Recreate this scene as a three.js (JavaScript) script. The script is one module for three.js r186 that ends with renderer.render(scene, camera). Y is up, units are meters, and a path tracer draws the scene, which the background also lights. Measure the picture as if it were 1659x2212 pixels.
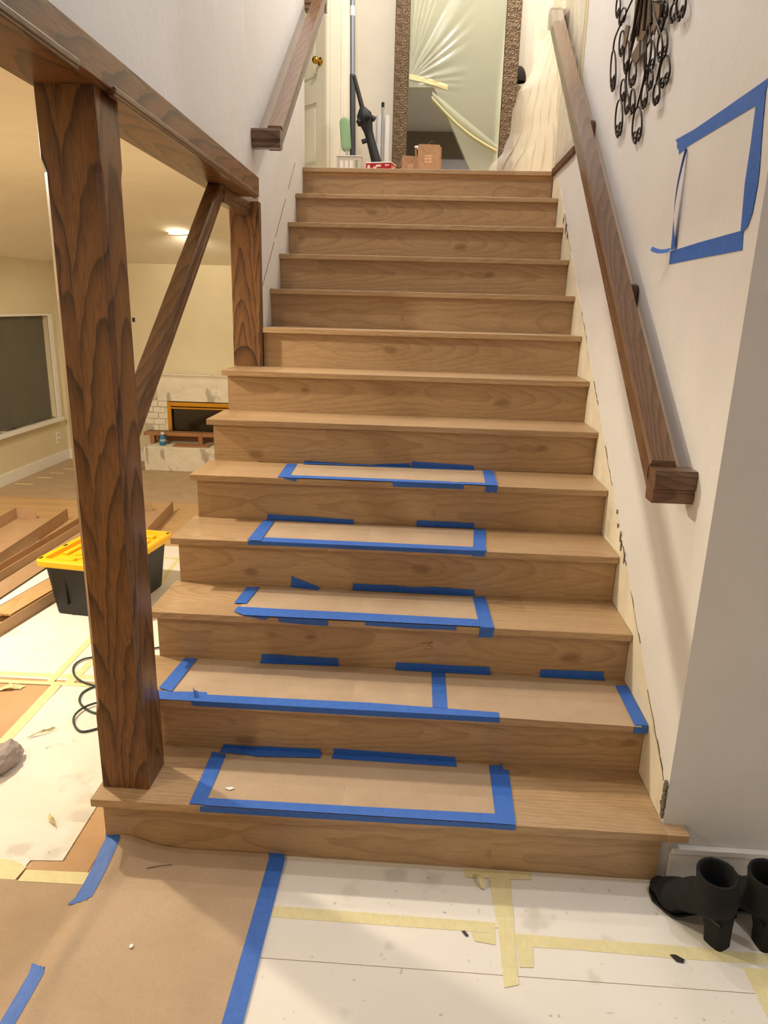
import * as THREE from 'three';
import { RoundedBoxGeometry } from 'three/addons/geometries/RoundedBoxGeometry.js';
import { mergeGeometries } from 'three/addons/utils/BufferGeometryUtils.js';
import { MarchingCubes } from 'three/addons/objects/MarchingCubes.js';
import { RectAreaLightUniformsLib } from 'three/addons/lights/RectAreaLightUniformsLib.js';
RectAreaLightUniformsLib.init();

// ---------------------------------------------------------------- camera, exposure
const renderer = new THREE.WebGLRenderer({ antialias: true });
renderer.toneMapping = THREE.LinearToneMapping;
renderer.toneMappingExposure = 1.0;
renderer.shadowMap.enabled = true;
const scene = new THREE.Scene();
scene.background = new THREE.Color(0x000000);
const camera = new THREE.PerspectiveCamera(2 * Math.atan(1106 / 1534) * 180 / Math.PI, 1659 / 2212, 0.05, 60);
camera.position.set(-0.7161, 1.5514, 1.6655);
camera.rotation.order = 'YXZ';
camera.rotation.set(-0.28233, 0.05136, 0.02642);
scene.add(camera);

// ---------------------------------------------------------------- lamps of the house: [x, y, z, candela, colour, name]
const WARM = 0xfbf3ee, WARMER = 0xfff0d6, NEUTRAL = 0xe9eefa;
const LAMPS = [
  [-1.18, 4.745, -0.95, 10.5, WARM, 'round recessed ceiling light over the lower steps of the stair'],
  [-1.18, 4.745, -2.45, 11, WARM, 'round recessed ceiling light over the upper steps of the stair'],
  [-0.20, 4.745, -3.45, 12, WARM, 'round recessed ceiling light over the landing'],
  [1.00, 4.745, 0.40, 9, NEUTRAL, 'round recessed ceiling light over the boots in the entry hall'],
  [1.45, 4.745, 2.60, 1.6, NEUTRAL, 'round recessed ceiling light at the back of the entry hall'],
  [-2.717, 2.064, -4.30, 1.9, WARMER, 'small lit recessed ceiling light in front of the fireplace'],
  [-3.10, 2.215, -1.10, 25, WARMER, 'round recessed ceiling light over the storage tote and cartons'],
  [-3.10, 2.215, 1.20, 7, WARMER, 'round recessed ceiling light in the living room away from the fireplace'],
];

// ---------------------------------------------------------------- helpers
let seed = 7;
const rnd = () => { seed = (seed * 1664525 + 1013904223) >>> 0; return seed / 4294967296; };
const used = {};
function numbered(n) { const k = used[n] = (used[n] === undefined ? 0 : used[n] + 1); return k ? n + '_' + String(k).padStart(3, '0') : n; }
function mesh(g, m, name, parent) {
  const o = new THREE.Mesh(g, m); o.name = name; o.castShadow = o.receiveShadow = true;
  if (parent) parent.add(o); return o;
}
function tag(o, label, category, group) { o.userData.label = label; o.userData.category = category; if (group) o.userData.group = group; return o; }
function thing(g, m, name, label, category, group) { const o = mesh(g, m, numbered(name), scene); return tag(o, label, category, group); }
function grp(name, label, category, pos = [0, 0, 0], group) { const o = new THREE.Group(); o.name = numbered(name); o.position.set(...pos); scene.add(o); return tag(o, label, category, group); }
function struct(g, m, name, parent = scene) { const o = mesh(g, m, parent === scene ? numbered(name) : name, parent); o.userData.kind = 'structure'; return o; }
const M4 = (g, x, y, z) => g.translate(x, y, z);
const V3 = (x, y, z) => new THREE.Vector3(x, y, z);
function noIdx(g) { const h = g.index ? g.toNonIndexed() : g; return h; }
function merge(list) { return mergeGeometries(list.map(g => { const h = noIdx(g); for (const k of Object.keys(h.attributes)) if (!['position', 'normal', 'uv'].includes(k)) h.deleteAttribute(k); return h; })); }
// uv in metres by the way a face points: u runs along axis a
function uvm(g, a = 'x', off = [0, 0]) {
  const p = g.attributes.position, n = g.attributes.normal, uv = new Float32Array(p.count * 2);
  for (let i = 0; i < p.count; i++) {
    const P = { x: p.getX(i), y: p.getY(i), z: p.getZ(i) }, N = { x: Math.abs(n.getX(i)), y: Math.abs(n.getY(i)), z: Math.abs(n.getZ(i)) };
    const dom = N.x > N.y && N.x > N.z ? 'x' : N.y > N.z ? 'y' : 'z';
    const inpl = ['x', 'y', 'z'].filter(k => k !== dom);
    const u = inpl.includes(a) ? a : inpl[0], v = inpl.find(k => k !== u);
    uv[2 * i] = P[u] + off[0]; uv[2 * i + 1] = P[v] + off[1] + (dom === 'x' ? 0.37 : dom === 'y' ? 0.11 : 0);
  }
  g.setAttribute('uv', new THREE.BufferAttribute(uv, 2)); return g;
}
// box from min/max corners
function box(x0, x1, y0, y1, z0, z1, a = 'x', r = 0, off) {
  const w = x1 - x0, h = y1 - y0, d = z1 - z0;
  let g = r ? new RoundedBoxGeometry(w, h, d, 2, Math.min(r, w / 2.1, h / 2.1, d / 2.1)) : new THREE.BoxGeometry(w, h, d);
  g.translate((x0 + x1) / 2, (y0 + y1) / 2, (z0 + z1) / 2);
  g = noIdx(g);
  return uvm(g, a, off || [0, 0]);
}
// thin plate from a polygon: plane 'y' takes [x,z], 'z' takes [x,y], 'x' takes [z,y]; it grows from "at" by t along +axis (t may be negative)
function plate(pts, plane, at, t = 0.0008, a) {
  const s = new THREE.Shape(pts.map(p => new THREE.Vector2(p[0], p[1])));
  let g = new THREE.ExtrudeGeometry(s, { depth: Math.abs(t), bevelEnabled: false });
  if (t < 0) g.translate(0, 0, t);
  if (plane === 'y') { g.rotateX(Math.PI / 2); g.scale(1, -1, 1); g = flip(g); g.translate(0, at, 0); }
  else if (plane === 'z') g.translate(0, 0, at);
  else { g.applyMatrix4(new THREE.Matrix4().set(0, 0, 1, at, 0, 1, 0, 0, 1, 0, 0, 0, 0, 0, 0, 1)); g = flip(g); }
  g = noIdx(g); g.computeVertexNormals();
  return uvm(g, a || (plane === 'x' ? 'z' : 'x'));
}
function flip(g) {
  g = noIdx(g); const p = g.attributes.position.array;
  for (let i = 0; i < p.length; i += 9) for (let k = 0; k < 3; k++) { const t = p[i + 3 + k]; p[i + 3 + k] = p[i + 6 + k]; p[i + 6 + k] = t; }
  g.computeVertexNormals(); return g;
}
const rect = (x0, x1, z0, z1) => [[x0, z0], [x1, z0], [x1, z1], [x0, z1]];
function tube(pts, r, seg = 40, rs = 8, closed = false) { return noIdx(new THREE.TubeGeometry(new THREE.CatmullRomCurve3(pts.map(p => V3(...p)), closed), seg, r, rs, closed)); }
// surface from f(u,v) -> [x,y,z]
function surf(f, nu, nv) {
  const P = [], I = [], UV = [];
  for (let j = 0; j <= nv; j++) for (let i = 0; i <= nu; i++) { P.push(...f(i / nu, j / nv)); UV.push(i / nu, j / nv); }
  for (let j = 0; j < nv; j++) for (let i = 0; i < nu; i++) { const a = j * (nu + 1) + i, b = a + 1, c = a + nu + 1, d = c + 1; I.push(a, b, d, a, d, c); }
  const g = new THREE.BufferGeometry(); g.setAttribute('position', new THREE.Float32BufferAttribute(P, 3)); g.setAttribute('uv', new THREE.Float32BufferAttribute(UV, 2)); g.setIndex(I); g.computeVertexNormals(); return g;
}
// closed loft through rings of points
function loft(rings, capA = true, capB = true) {
  const P = [], I = [], n = rings[0].length;
  for (const r of rings) for (const p of r) P.push(...p);
  for (let j = 0; j < rings.length - 1; j++) for (let i = 0; i < n; i++) { const a = j * n + i, b = j * n + (i + 1) % n, c = a + n, d = b + n; I.push(a, b, d, a, d, c); }
  const cap = (ring, base, rev) => { const c = ring.reduce((s, p) => [s[0] + p[0] / n, s[1] + p[1] / n, s[2] + p[2] / n], [0, 0, 0]); const k = P.length / 3; P.push(...c); for (let i = 0; i < n; i++) { const a = base + i, b = base + (i + 1) % n; rev ? I.push(k, b, a) : I.push(k, a, b); } };
  if (capA) cap(rings[0], 0, true); if (capB) cap(rings[rings.length - 1], (rings.length - 1) * n, false);
  const g = new THREE.BufferGeometry(); g.setAttribute('position', new THREE.Float32BufferAttribute(P, 3)); g.setIndex(I); return g;
}
// noise
const hash = (x, y, s) => { let h = Math.imul(x, 374761393) + Math.imul(y, 668265263) + Math.imul(s, 974634777); h = Math.imul(h ^ (h >>> 13), 1274126177); return ((h ^ (h >>> 16)) >>> 0) / 4294967296; };
function vn(x, y, s = 1) { const xi = Math.floor(x), yi = Math.floor(y); let u = x - xi, v = y - yi; u = u * u * (3 - 2 * u); v = v * v * (3 - 2 * v); const a = hash(xi, yi, s), b = hash(xi + 1, yi, s), c = hash(xi, yi + 1, s), d = hash(xi + 1, yi + 1, s); return a + (b - a) * u + (c - a) * v + (a - b - c + d) * u * v; }
const fbm = (x, y, s = 1, o = 4) => { let t = 0, a = 0.5, n = 0; for (let i = 0; i < o; i++) { t += a * vn(x, y, s + i); n += a; a *= 0.5; x *= 2.03; y *= 2.03; } return t / n; };
const mix = (a, b, t) => a + (b - a) * t, clamp = (x, a = 0, b = 1) => Math.min(b, Math.max(a, x)), sst = (a, b, x) => { const t = clamp((x - a) / (b - a)); return t * t * (3 - 2 * t); };
function tex(w, h, f, srgb = true, sizeU = 1, sizeV = 1) {
  const d = new Uint8Array(w * h * 4);
  for (let j = 0; j < h; j++) for (let i = 0; i < w; i++) { const c = f(i / w, j / h, i, j), k = (j * w + i) * 4; d[k] = clamp(c[0], 0, 255); d[k + 1] = clamp(c[1], 0, 255); d[k + 2] = clamp(c[2], 0, 255); d[k + 3] = 255; }
  const t = new THREE.DataTexture(d, w, h, THREE.RGBAFormat); t.wrapS = t.wrapT = THREE.RepeatWrapping; t.magFilter = THREE.LinearFilter; t.minFilter = THREE.LinearMipmapLinearFilter; t.generateMipmaps = true;
  if (srgb) t.colorSpace = THREE.SRGBColorSpace; t.repeat.set(1 / sizeU, 1 / sizeV); t.needsUpdate = true; return t;
}
// sawn wood: growth rings cut at a shallow angle; u runs along the grain
function woodTex(W, H, LU, LV, s, light, dark, o) {
  return tex(W, H, (u, v) => {
    const x = u * LU, y = v * LV;
    let best = 0, tone = 0;
    const bw = o.board || LV, bi = Math.floor(y / bw), yy = y - bi * bw, sh = hash(bi, 3, s);
    const xo = x + sh * 3.1;
    const y0 = bw * (0.35 + 0.3 * sh) + (fbm(xo * 1.3, 2.5, s + bi) - 0.5) * o.wander;
    const D = o.d0 + o.tilt * (((xo * (sh > 0.5 ? 1 : -1)) % o.period + o.period) % o.period) + (fbm(xo * 2.2, 7.7, s + 9 + bi) - 0.5) * o.amp;
    let r = Math.hypot(yy - y0 + (fbm(xo * 9, yy * 40, s + 21) - 0.5) * o.jit, D) / o.ring;
    r += (fbm(xo * 3, yy * 18, s + 31) - 0.5) * 0.5;
    const ph = r - Math.floor(r), rt = 0.75 + 0.5 * hash(Math.floor(r), bi, s + 5);
    best = Math.pow(ph, o.sharp) * rt * (1 - sst(0.93, 1, ph));
    const pore = vn(xo * 14, yy * 900, s + 41) * vn(xo * 46, yy * 420, s + 43);
    let k = clamp(best * o.contrast + pore * o.pore);
    tone = (fbm(xo * 1.1, yy * 6, s + 51) - 0.5) * o.tone;
    let kn = 0;
    for (const [kx, ky, kr] of (o.knots || [])) { const dx = (x - kx) / 1.7, dy = y - ky, dd = Math.hypot(dx, dy) / kr * (0.8 + 0.4 * fbm(x * 40, y * 40, s + 3)); kn = Math.max(kn, 1 - sst(0.25, 1.4, dd)); }
    k = clamp(k + kn * 0.75);
    return [mix(light[0], dark[0], k) + tone * 255, mix(light[1], dark[1], k) + tone * 235, mix(light[2], dark[2], k) + tone * 205];
  }, true, LU, LV);
}
// ---------------------------------------------------------------- materials
const std = (o) => new THREE.MeshStandardMaterial(o), phy = (o) => new THREE.MeshPhysicalMaterial(o);
const paleOpt = { d0: 0.05, tilt: 0.05, period: 1.3, amp: 0.07, wander: 0.05, jit: 0.012, ring: 0.013, sharp: 3, contrast: 0.42, pore: 0.55, tone: 0.10 };
const OAK = [186, 155, 116], OAKDARK = [140, 109, 75];
const treadTex = [11, 12, 13].map(s => woodTex(1024, 256, 1.8, 0.36, s, OAK, OAKDARK, { ...paleOpt }));
const riserTex = [
  woodTex(1024, 128, 1.7, 0.2, 21, OAK, OAKDARK, { ...paleOpt, knots: [[0.55, 0.08, 0.016], [1.18, 0.12, 0.02]] }),
  woodTex(1024, 128, 1.7, 0.2, 25, OAK, OAKDARK, { ...paleOpt, knots: [[1.22, 0.1, 0.022], [0.34, 0.13, 0.010]] }),
  woodTex(1024, 128, 1.7, 0.2, 29, OAK, OAKDARK, { ...paleOpt, d0: 0.03, knots: [[0.9, 0.13, 0.015], [1.4, 0.06, 0.018]] }),
  woodTex(1024, 128, 1.7, 0.2, 33, OAK, OAKDARK, { ...paleOpt, ring: 0.018 }),
];
const treadMat = treadTex.map(t => phy({ map: t, roughness: 0.42, clearcoat: 0.15, clearcoatRoughness: 0.3 }));
const riserMat = riserTex.map(t => phy({ map: t, roughness: 0.45, clearcoat: 0.12, clearcoatRoughness: 0.3 }));
const darkOpt = { d0: 0.02, tilt: 0.075, period: 2.4, amp: 0.03, wander: 0.035, jit: 0.016, ring: 0.0125, sharp: 2.4, contrast: 1.0, pore: 0.7, tone: 0.12 };
const darkTex = woodTex(2048, 256, 2.4, 0.30, 61, [128, 86, 47], [60, 36, 18], { ...darkOpt, board: 0.15, ring: 0.016, tilt: 0.085, contrast: 1.05, jit: 0.022, sharp: 3.6 });
const railTex = woodTex(1024, 128, 2.0, 0.16, 67, [112, 76, 44], [62, 38, 20], { ...darkOpt, ring: 0.008, contrast: 0.8 });
const darkOak = phy({ map: darkTex, roughness: 0.4, clearcoat: 0.35, clearcoatRoughness: 0.22 });
const railOak = phy({ map: railTex, roughness: 0.38, clearcoat: 0.5, clearcoatRoughness: 0.18 });
const plasterBump = tex(512, 512, (u, v) => { const n = fbm(u * 24, v * 24, 3, 4) * 150 + fbm(u * 90, v * 90, 8, 2) * 90; return [n, n, n]; }, false, 1.2, 1.2);
const plasterTex = (r, g, b, s) => tex(256, 256, (u, v) => { const t = (fbm(u * 9, v * 9, s, 4) - 0.5) * 9; return [r + t, g + t, b + t]; }, true, 1.6, 1.6);
const wallMat = std({ map: plasterTex(220, 218, 215, 5), roughness: 0.85, bumpMap: plasterBump, bumpScale: 0.0012 });
const creamMat = std({ map: plasterTex(232, 226, 208, 15), roughness: 0.8, bumpMap: plasterBump, bumpScale: 0.0008 });
const barePlaster = std({ map: tex(512, 512, (u, v) => { const t = (fbm(u * 14, v * 14, 71, 5) - 0.5) * 26, g = sst(0.62, 0.8, fbm(u * 7, v * 7, 77, 5)) * 26; return [222 + t - g, 212 + t - g, 188 + t - g]; }, true, 1.1, 1.1), roughness: 0.9, bumpMap: plasterBump, bumpScale: 0.0015 });
const livingMat = std({ map: plasterTex(216, 204, 172, 17), roughness: 0.8, bumpMap: plasterBump, bumpScale: 0.0008 });
const livingCeil = std({ map: plasterTex(240, 233, 214, 27), roughness: 0.9 });
const ceilMat = std({ map: plasterTex(230, 224, 208, 25), roughness: 0.9 });
const whitePaint = std({ color: 0xe9e6df, roughness: 0.45 });
const floorOak = std({ map: woodTex(1024, 512, 2.4, 0.8, 81, [206, 170, 122], [168, 130, 86], { ...paleOpt, board: 0.16 }), roughness: 0.45 });
const paperTex = (r, g, b, s) => tex(512, 512, (u, v) => { const t = (fbm(u * 10, v * 10, s, 5) - 0.5) * 16 + (vn(u * 300, v * 300, s + 4) - 0.5) * 7; const sp = vn(u * 120, v * 120, s + 8) > 0.985 ? -26 : 0; return [r + t + sp, g + t + sp, b + t + sp]; }, true, 0.9, 0.9);
const kraft = std({ map: paperTex(177, 153, 125, 91), roughness: 0.85 });
const kraftWarm = std({ map: paperTex(192, 156, 116, 92), roughness: 0.85 });
const sheetMat = std({ map: tex(1024, 1024, (u, v) => {
  let t = (fbm(u * 6, v * 6, 101, 5) - 0.5) * 10, d = 0; const smudge = sst(0.66, 0.8, fbm(u * 9 + 3, v * 9, 107, 4)) * 20;
  const a = fbm(u * 60, v * 60, 103, 2); if (a > 0.86) d = (a - 0.86) * 420; const fibre = vn(u * 40, v * 400, 109) > 0.975 && vn(u * 9, v * 9, 111) > 0.6 ? 45 : 0;
  return [229 + t - d - smudge - fibre, 224 + t - d - smudge - fibre, 214 + t - d - smudge * 1.1 - fibre];
}, true, 1.1, 1.1), roughness: 0.7 });
const blueTape = std({ map: tex(256, 256, (u, v) => { const t = (vn(u * 8, v * 90, 113) - 0.5) * 9 + (fbm(u * 12, v * 12, 115) - 0.5) * 12; return [46 + t, 100 + t, 186 + t]; }, true, 0.15, 0.15), roughness: 0.55 });
const maskTape = std({ map: tex(256, 256, (u, v) => { const t = (vn(u * 120, v * 12, 117) - 0.5) * 8 + (fbm(u * 9, v * 9, 119) - 0.5) * 16; return [222 + t, 211 + t, 160 + t]; }, true, 0.2, 0.2), roughness: 0.6 });
const cardboard = std({ map: paperTex(186, 152, 116, 94), roughness: 0.85 });
const blackIron = std({ color: 0x2a1f18, roughness: 0.5, metalness: 0.6 });
const ironLeaf = std({ color: 0x6a543c, roughness: 0.5, metalness: 0.5 });
const brass = std({ color: 0xc79a3e, roughness: 0.22, metalness: 1 });
const blackLeather = std({ color: 0x060606, roughness: 0.85 });
const blackRubber = std({ color: 0x0c0b0b, roughness: 0.5 });
const toteBlack = std({ color: 0x111213, roughness: 0.5 });
const toteYellow = std({ color: 0xf2b90f, roughness: 0.42 });
const plasticFilm = phy({ color: 0xf8f3e4, roughness: 0.14, transmission: 0.68, thickness: 0, ior: 1.45, side: THREE.DoubleSide });
const mirrorFilm = phy({ color: 0xeef0dc, roughness: 0.22, transmission: 0.7, thickness: 0, ior: 1.4, side: THREE.DoubleSide });
const glow = (c, k) => new THREE.MeshStandardMaterial({ color: 0xffffff, emissive: c, emissiveIntensity: k });
const darkGlass = std({ color: 0x14140f, roughness: 0.08, metalness: 0.0 });

// ---------------------------------------------------------------- the shell
const D = 0.2477, H = 0.18, OV = 0.03, TT = 0.024;
struct(box(-4.4, 2.4, -0.12, 0, -5.3, 3.55, 'x'), floorOak, 'floor');
// stair wall on the right (stands in the full storey height) with the piece under the landing
const wallR = struct(box(0, 0.14, 0, 4.75, -3.0, -0.045, 'z'), wallMat, 'wall_right');
struct(box(0.14, 2.35, 0, 4.75, -0.185, -0.045, 'x'), wallMat, 'wall_front_right');
struct(box(2.2, 2.35, 0, 4.75, -0.045, 3.55, 'z'), wallMat, 'wall_entry_right');
struct(box(-1.5, 2.35, 0, 4.75, 3.4, 3.55, 'x'), wallMat, 'wall_entry_back');
struct(box(-1.62, -1.5, 2.06, 4.75, -1.777, 3.55, 'z'), wallMat, 'wall_left_upper');
struct(box(-1.62, -1.5, 0, 4.75, -3.06, -1.777, 'z'), wallMat, 'wall_left');
struct(box(-1.62, -1.5, 0, 2.3, -5.3, -3.06, 'z'), wallMat, 'wall_left_lower');
struct(box(-2.75, 1.75, 4.75, 4.9, -4.2, 3.55, 'x'), ceilMat, 'ceiling_upper');
struct(box(1.75, 2.35, 4.75, 4.9, -0.2, 3.55, 'x'), ceilMat, 'ceiling_entry');
// landing
struct(box(-2.75, 1.75, 2.30, 2.34, -4.2, -3.0, 'x'), floorOak, 'floor_landing');
struct(box(-1.497, 1.75, 2.34, 4.75, -4.2, -4.05, 'x'), creamMat, 'wall_landing_back');
struct(box(1.6, 1.75, 2.34, 4.75, -4.05, -2.86, 'z'), creamMat, 'wall_landing_right');
struct(box(0.14, 1.75, 2.34, 4.75, -3.0, -2.86, 'x'), creamMat, 'wall_landing_front');
struct(box(-2.75, -2.62, 2.34, 4.75, -4.2, -2.9, 'z'), creamMat, 'wall_landing_left');
struct(box(-2.75, -1.62, 2.34, 4.75, -3.04, -2.9, 'x'), creamMat, 'wall_landing_inner');
// living room
const wallLv = struct(merge([box(-4.4, -4.25, 0, 0.44, -5.3, 3.55, 'z'), box(-4.4, -4.25, 1.385, 2.4, -5.3, 3.55, 'z'), box(-4.4, -4.25, 0.44, 1.385, -5.3, -5.0, 'z'), box(-4.4, -4.25, 0.44, 1.385, -3.3, 3.55, 'z')]), livingMat, 'wall_living_left');
struct(box(-4.25, -1.62, 0, 2.4, -5.3, -5.15, 'x'), livingMat, 'wall_living_back');
struct(box(-4.4, -1.5, 0, 2.4, 3.4, 3.55, 'x'), livingMat, 'wall_living_front');
// ceiling that rises from the walls to a flat middle
{
  const y0 = 1.872, y1 = 2.222, xa = -4.25, za = -5.15, xb = xa + 0.9, zb = za + 1.5, xr = -1.62, zr = 3.4;
  const P = [[xa, y0, za], [xr, y0, za], [xr, y1, zb], [xb, y1, zb], [xa, y0, zr], [xb, y1, zr], [xr, y1, zr]];
  const tri = [[0, 1, 2], [0, 2, 3], [0, 3, 5], [0, 5, 4], [3, 2, 6], [3, 6, 5]], pos = [];
  for (const t of tri) for (const i of [t[0], t[2], t[1]].reverse()) pos.push(...P[i]);
  const g = new THREE.BufferGeometry(); g.setAttribute('position', new THREE.Float32BufferAttribute(pos, 3)); g.computeVertexNormals(); uvm(g, 'x');
  struct(merge([g, box(-4.4, -1.62, 2.32, 2.44, -5.3, 3.55, 'x')]), livingCeil, 'ceiling_living');
}
// bare plaster band where the skirting board was taken off (both sides of the stair)
{
  const top = (z) => 0.302 + 0.727 * (-0.063 - z) + 0.012 * Math.sin(z * 9) * 0.3;
  const L = [[-0.05, 0.2]]; for (let i = 0; i <= 30; i++) { const z = -0.06 - i / 30 * 2.72; L.push([z, 0.285 + (-0.06 - z) * 0.7255 + (vn(i * 1.7, 3, 5) - 0.5) * 0.012]); }
  L.push([-2.98, 2.335], [-2.98, 1.5], [-0.05, 0.02]);
  const p = struct(plate(L.reverse(), 'x', 0, -0.0016), barePlaster, 'plaster_band', wallR);
  // dark gap left along the band
  const crack = std({ color: 0x5b4d39, roughness: 1 });
  for (const [a, b, r] of [[-0.08, -0.30, 0.0022], [-0.42, -0.58, 0.0016], [-0.66, -0.74, 0.002], [-0.95, -1.12, 0.0018], [-1.3, -1.42, 0.0016], [-1.62, -1.8, 0.0014], [-2.2, -2.5, 0.002]]) {
    const pts = []; for (let i = 0; i <= 8; i++) { const z = a + (b - a) * i / 8; pts.push([-0.0012, 0.283 + (-0.06 - z) * 0.7255 + (rnd() - 0.5) * 0.008, z]); }
    mesh(tube(pts, r, 24, 5), crack, 'crack', wallR);
  }
  const blob = (z, y, w, h) => { const n = 14, P = []; for (let i = 0; i < n; i++) { const t = i / n * 6.283, k = 0.6 + 0.7 * rnd(); P.push([z + Math.cos(t) * w * k, y + Math.sin(t) * h * k]); } return P; };
  const scuff = std({ map: tex(128, 128, (u, v) => { const t = fbm(u * 16, v * 16, 133, 4); return [150 - t * 90, 142 - t * 90, 130 - t * 90]; }, true, 0.06, 0.06), roughness: 1 });
  for (const [z, y, w, h] of [[-0.842, 0.861, 0.005, 0.008], [-0.809, 0.818, 0.009, 0.009], [-0.765, 0.79, 0.007, 0.02], [-0.745, 0.765, 0.006, 0.02], [-0.69, 0.737, 0.005, 0.018], [-2.404, 1.977, 0.02, 0.03], [-2.34, 1.93, 0.012, 0.02], [-2.5, 2.02, 0.012, 0.016]])
    mesh(plate(blob(z, y, w, h), 'x', -0.003, -0.0015), scuff, 'scuff', wallR);
  for (let i = 0; i < 9; i++) mesh(plate(blob(-0.055 + (rnd() - 0.5) * 0.01, 0.205 + i * 0.012, 0.011, 0.012), 'x', -0.003, -0.002 - 0.002 * rnd()), scuff, 'scuff', wallR);
}
// left wall: line where the skirting was
{
  const wl = scene.getObjectByName('wall_left'); const crack = std({ color: 0x6a5a44, roughness: 1 });
  for (const [a, b] of [[-1.8, -2.1], [-2.14, -2.42], [-2.5, -2.72]]) { const pts = []; for (let i = 0; i <= 8; i++) { const z = a + (b - a) * i / 8; pts.push([-1.4995, 1.612 + (-1.798 - z) * 0.765 + (rnd() - 0.5) * 0.006, z]); } mesh(tube(pts, 0.0018, 24, 5), crack, 'crack', wl); }
}
// baseboards
struct(merge([box(0.03, 2.2, 0.006, 0.095, -0.045, -0.031, 'x'), box(0.03, 2.2, 0.095, 0.115, -0.045, -0.026, 'x', 0.003)]), whitePaint, 'baseboard_front_right');
struct(merge([box(-4.25, -4.235, 0, 0.1, -5.15, 3.4, 'z', 0.003)]), whitePaint, 'baseboard_living_left');
struct(box(-4.235, -3.3, 0, 0.1, -5.15, -5.135, 'x', 0.003), whitePaint, 'baseboard_living_back');

// window of the living room
{
  const w = new THREE.Group(); w.name = 'window_1'; w.userData.kind = 'structure'; scene.add(w);
  mesh(merge([box(-4.36, -4.2, 0.405, 0.44, -5.04, -3.26, 'z', 0.004)]), whitePaint, 'window_sill', w);
  mesh(merge([box(-4.256, -4.238, 0.44, 1.40, -5.075, -5.0, 'y', 0.003), box(-4.256, -4.238, 1.385, 1.405, -5.0, -3.3, 'z', 0.003), box(-4.36, -4.31, 0.44, 1.385, -5.0, -4.95, 'y'), box(-4.36, -4.31, 0.44, 0.47, -4.95, -3.3, 'z'), box(-4.36, -4.31, 1.355, 1.385, -4.95, -3.3, 'z')]), whitePaint, 'window_frame', w);
  mesh(box(-4.39, -4.345, 0.45, 1.375, -4.97, -3.3, 'z'), std({ color: 0x0a0a09, roughness: 0.1 }), 'pane', w);
  const g = surf((u, v) => [-4.30 + 0.006 * Math.sin(u * 23 + v * 2) + 0.004 * Math.sin(u * 51 - v * 3), 0.442 + v * 0.941, -4.998 + u * 1.69], 90, 6);
  const m = mesh(g, phy({ color: 0x5a574e, roughness: 0.45, side: THREE.DoubleSide }), 'window_film', w); m.userData.label = 'dark grey plastic film hung over the window';
}
// landing door set across the corner
{
  const d = new THREE.Group(); d.name = 'door_1'; d.userData.kind = 'structure'; scene.add(d);
  d.position.set(-1.503, 2.34, -4.0); d.rotation.y = -Math.PI / 4;   // local -x runs along the door away from the jamb, +z faces the stair
  const cm = std({ color: 0xe9e2cc, roughness: 0.5 });
  mesh(merge([box(-0.112, -0.004, 0.008, 2.03, -0.04, 0, 'y', 0.003), box(-0.80, -0.69, 0.008, 2.03, -0.04, 0, 'y', 0.003), box(-0.69, -0.112, 0.008, 0.2, -0.04, 0, 'x'), box(-0.69, -0.112, 1.9, 2.03, -0.04, 0, 'x'), box(-0.69, -0.112, 0.62, 0.76, -0.04, 0, 'x')]), cm, 'door_leaf', d);
  for (const [a, b] of [[0.2, 0.62], [0.76, 1.9]]) mesh(merge([box(-0.69, -0.112, a, b, -0.034, -0.014, 'y'), box(-0.66, -0.142, a + 0.03, b - 0.03, -0.02, -0.006, 'y', 0.004)]), cm, 'door_panel', d);
  const kn = mesh(noIdx(new THREE.LatheGeometry([[0, 0.062], [0.016, 0.062], [0.024, 0.052], [0.026, 0.042], [0.02, 0.03], [0.01, 0.024], [0.009, 0.008], [0.026, 0.006], [0.027, 0], [0, 0]].map(p => new THREE.Vector2(...p)), 24)).rotateX(Math.PI / 2), brass, 'door_knob', d); kn.position.set(-0.062, 0.87, 0); kn.userData.label = 'round polished brass knob';
  mesh(box(-0.006, 0.0, 0.008, 2.04, -0.04, -0.012, 'y'), std({ color: 0x6b5b42, roughness: 1 }), 'door_gap', d);
  mesh(box(-0.006, 0.006, 0.02, 0.1, -0.008, 0.006, 'y', 0.002), std({ color: 0x6f5830, roughness: 0.4, metalness: 0.8 }), 'hinge', d);
  struct(box(-1.12, 0.0, 2.035, 2.42, -0.1, -0.005, 'x'), creamMat, 'door_head', d); struct(box(-1.4, -0.805, 0, 2.42, -0.1, -0.005, 'x'), creamMat, 'door_side', d);
}
struct(merge([box(-1.499, -1.475, 2.34, 4.45, -4.05, -4.0, 'y', 0.002), box(-1.475, -1.40, 2.34, 4.45, -4.05, -4.012, 'y', 0.006), box(-1.40, -1.378, 2.34, 4.45, -4.05, -4.022, 'y', 0.005)]), std({ color: 0xe9e2cc, roughness: 0.5 }), 'trim_1');

struct(box(-1.5, 2.2, 4.34, 4.748, 3.375, 3.4, 'x'), std({ color: 0x7c6c57, roughness: 0.8 }), 'added_trim_3');  // unseen brown band added for the mirror to reflect as unlit upper wall
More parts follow.
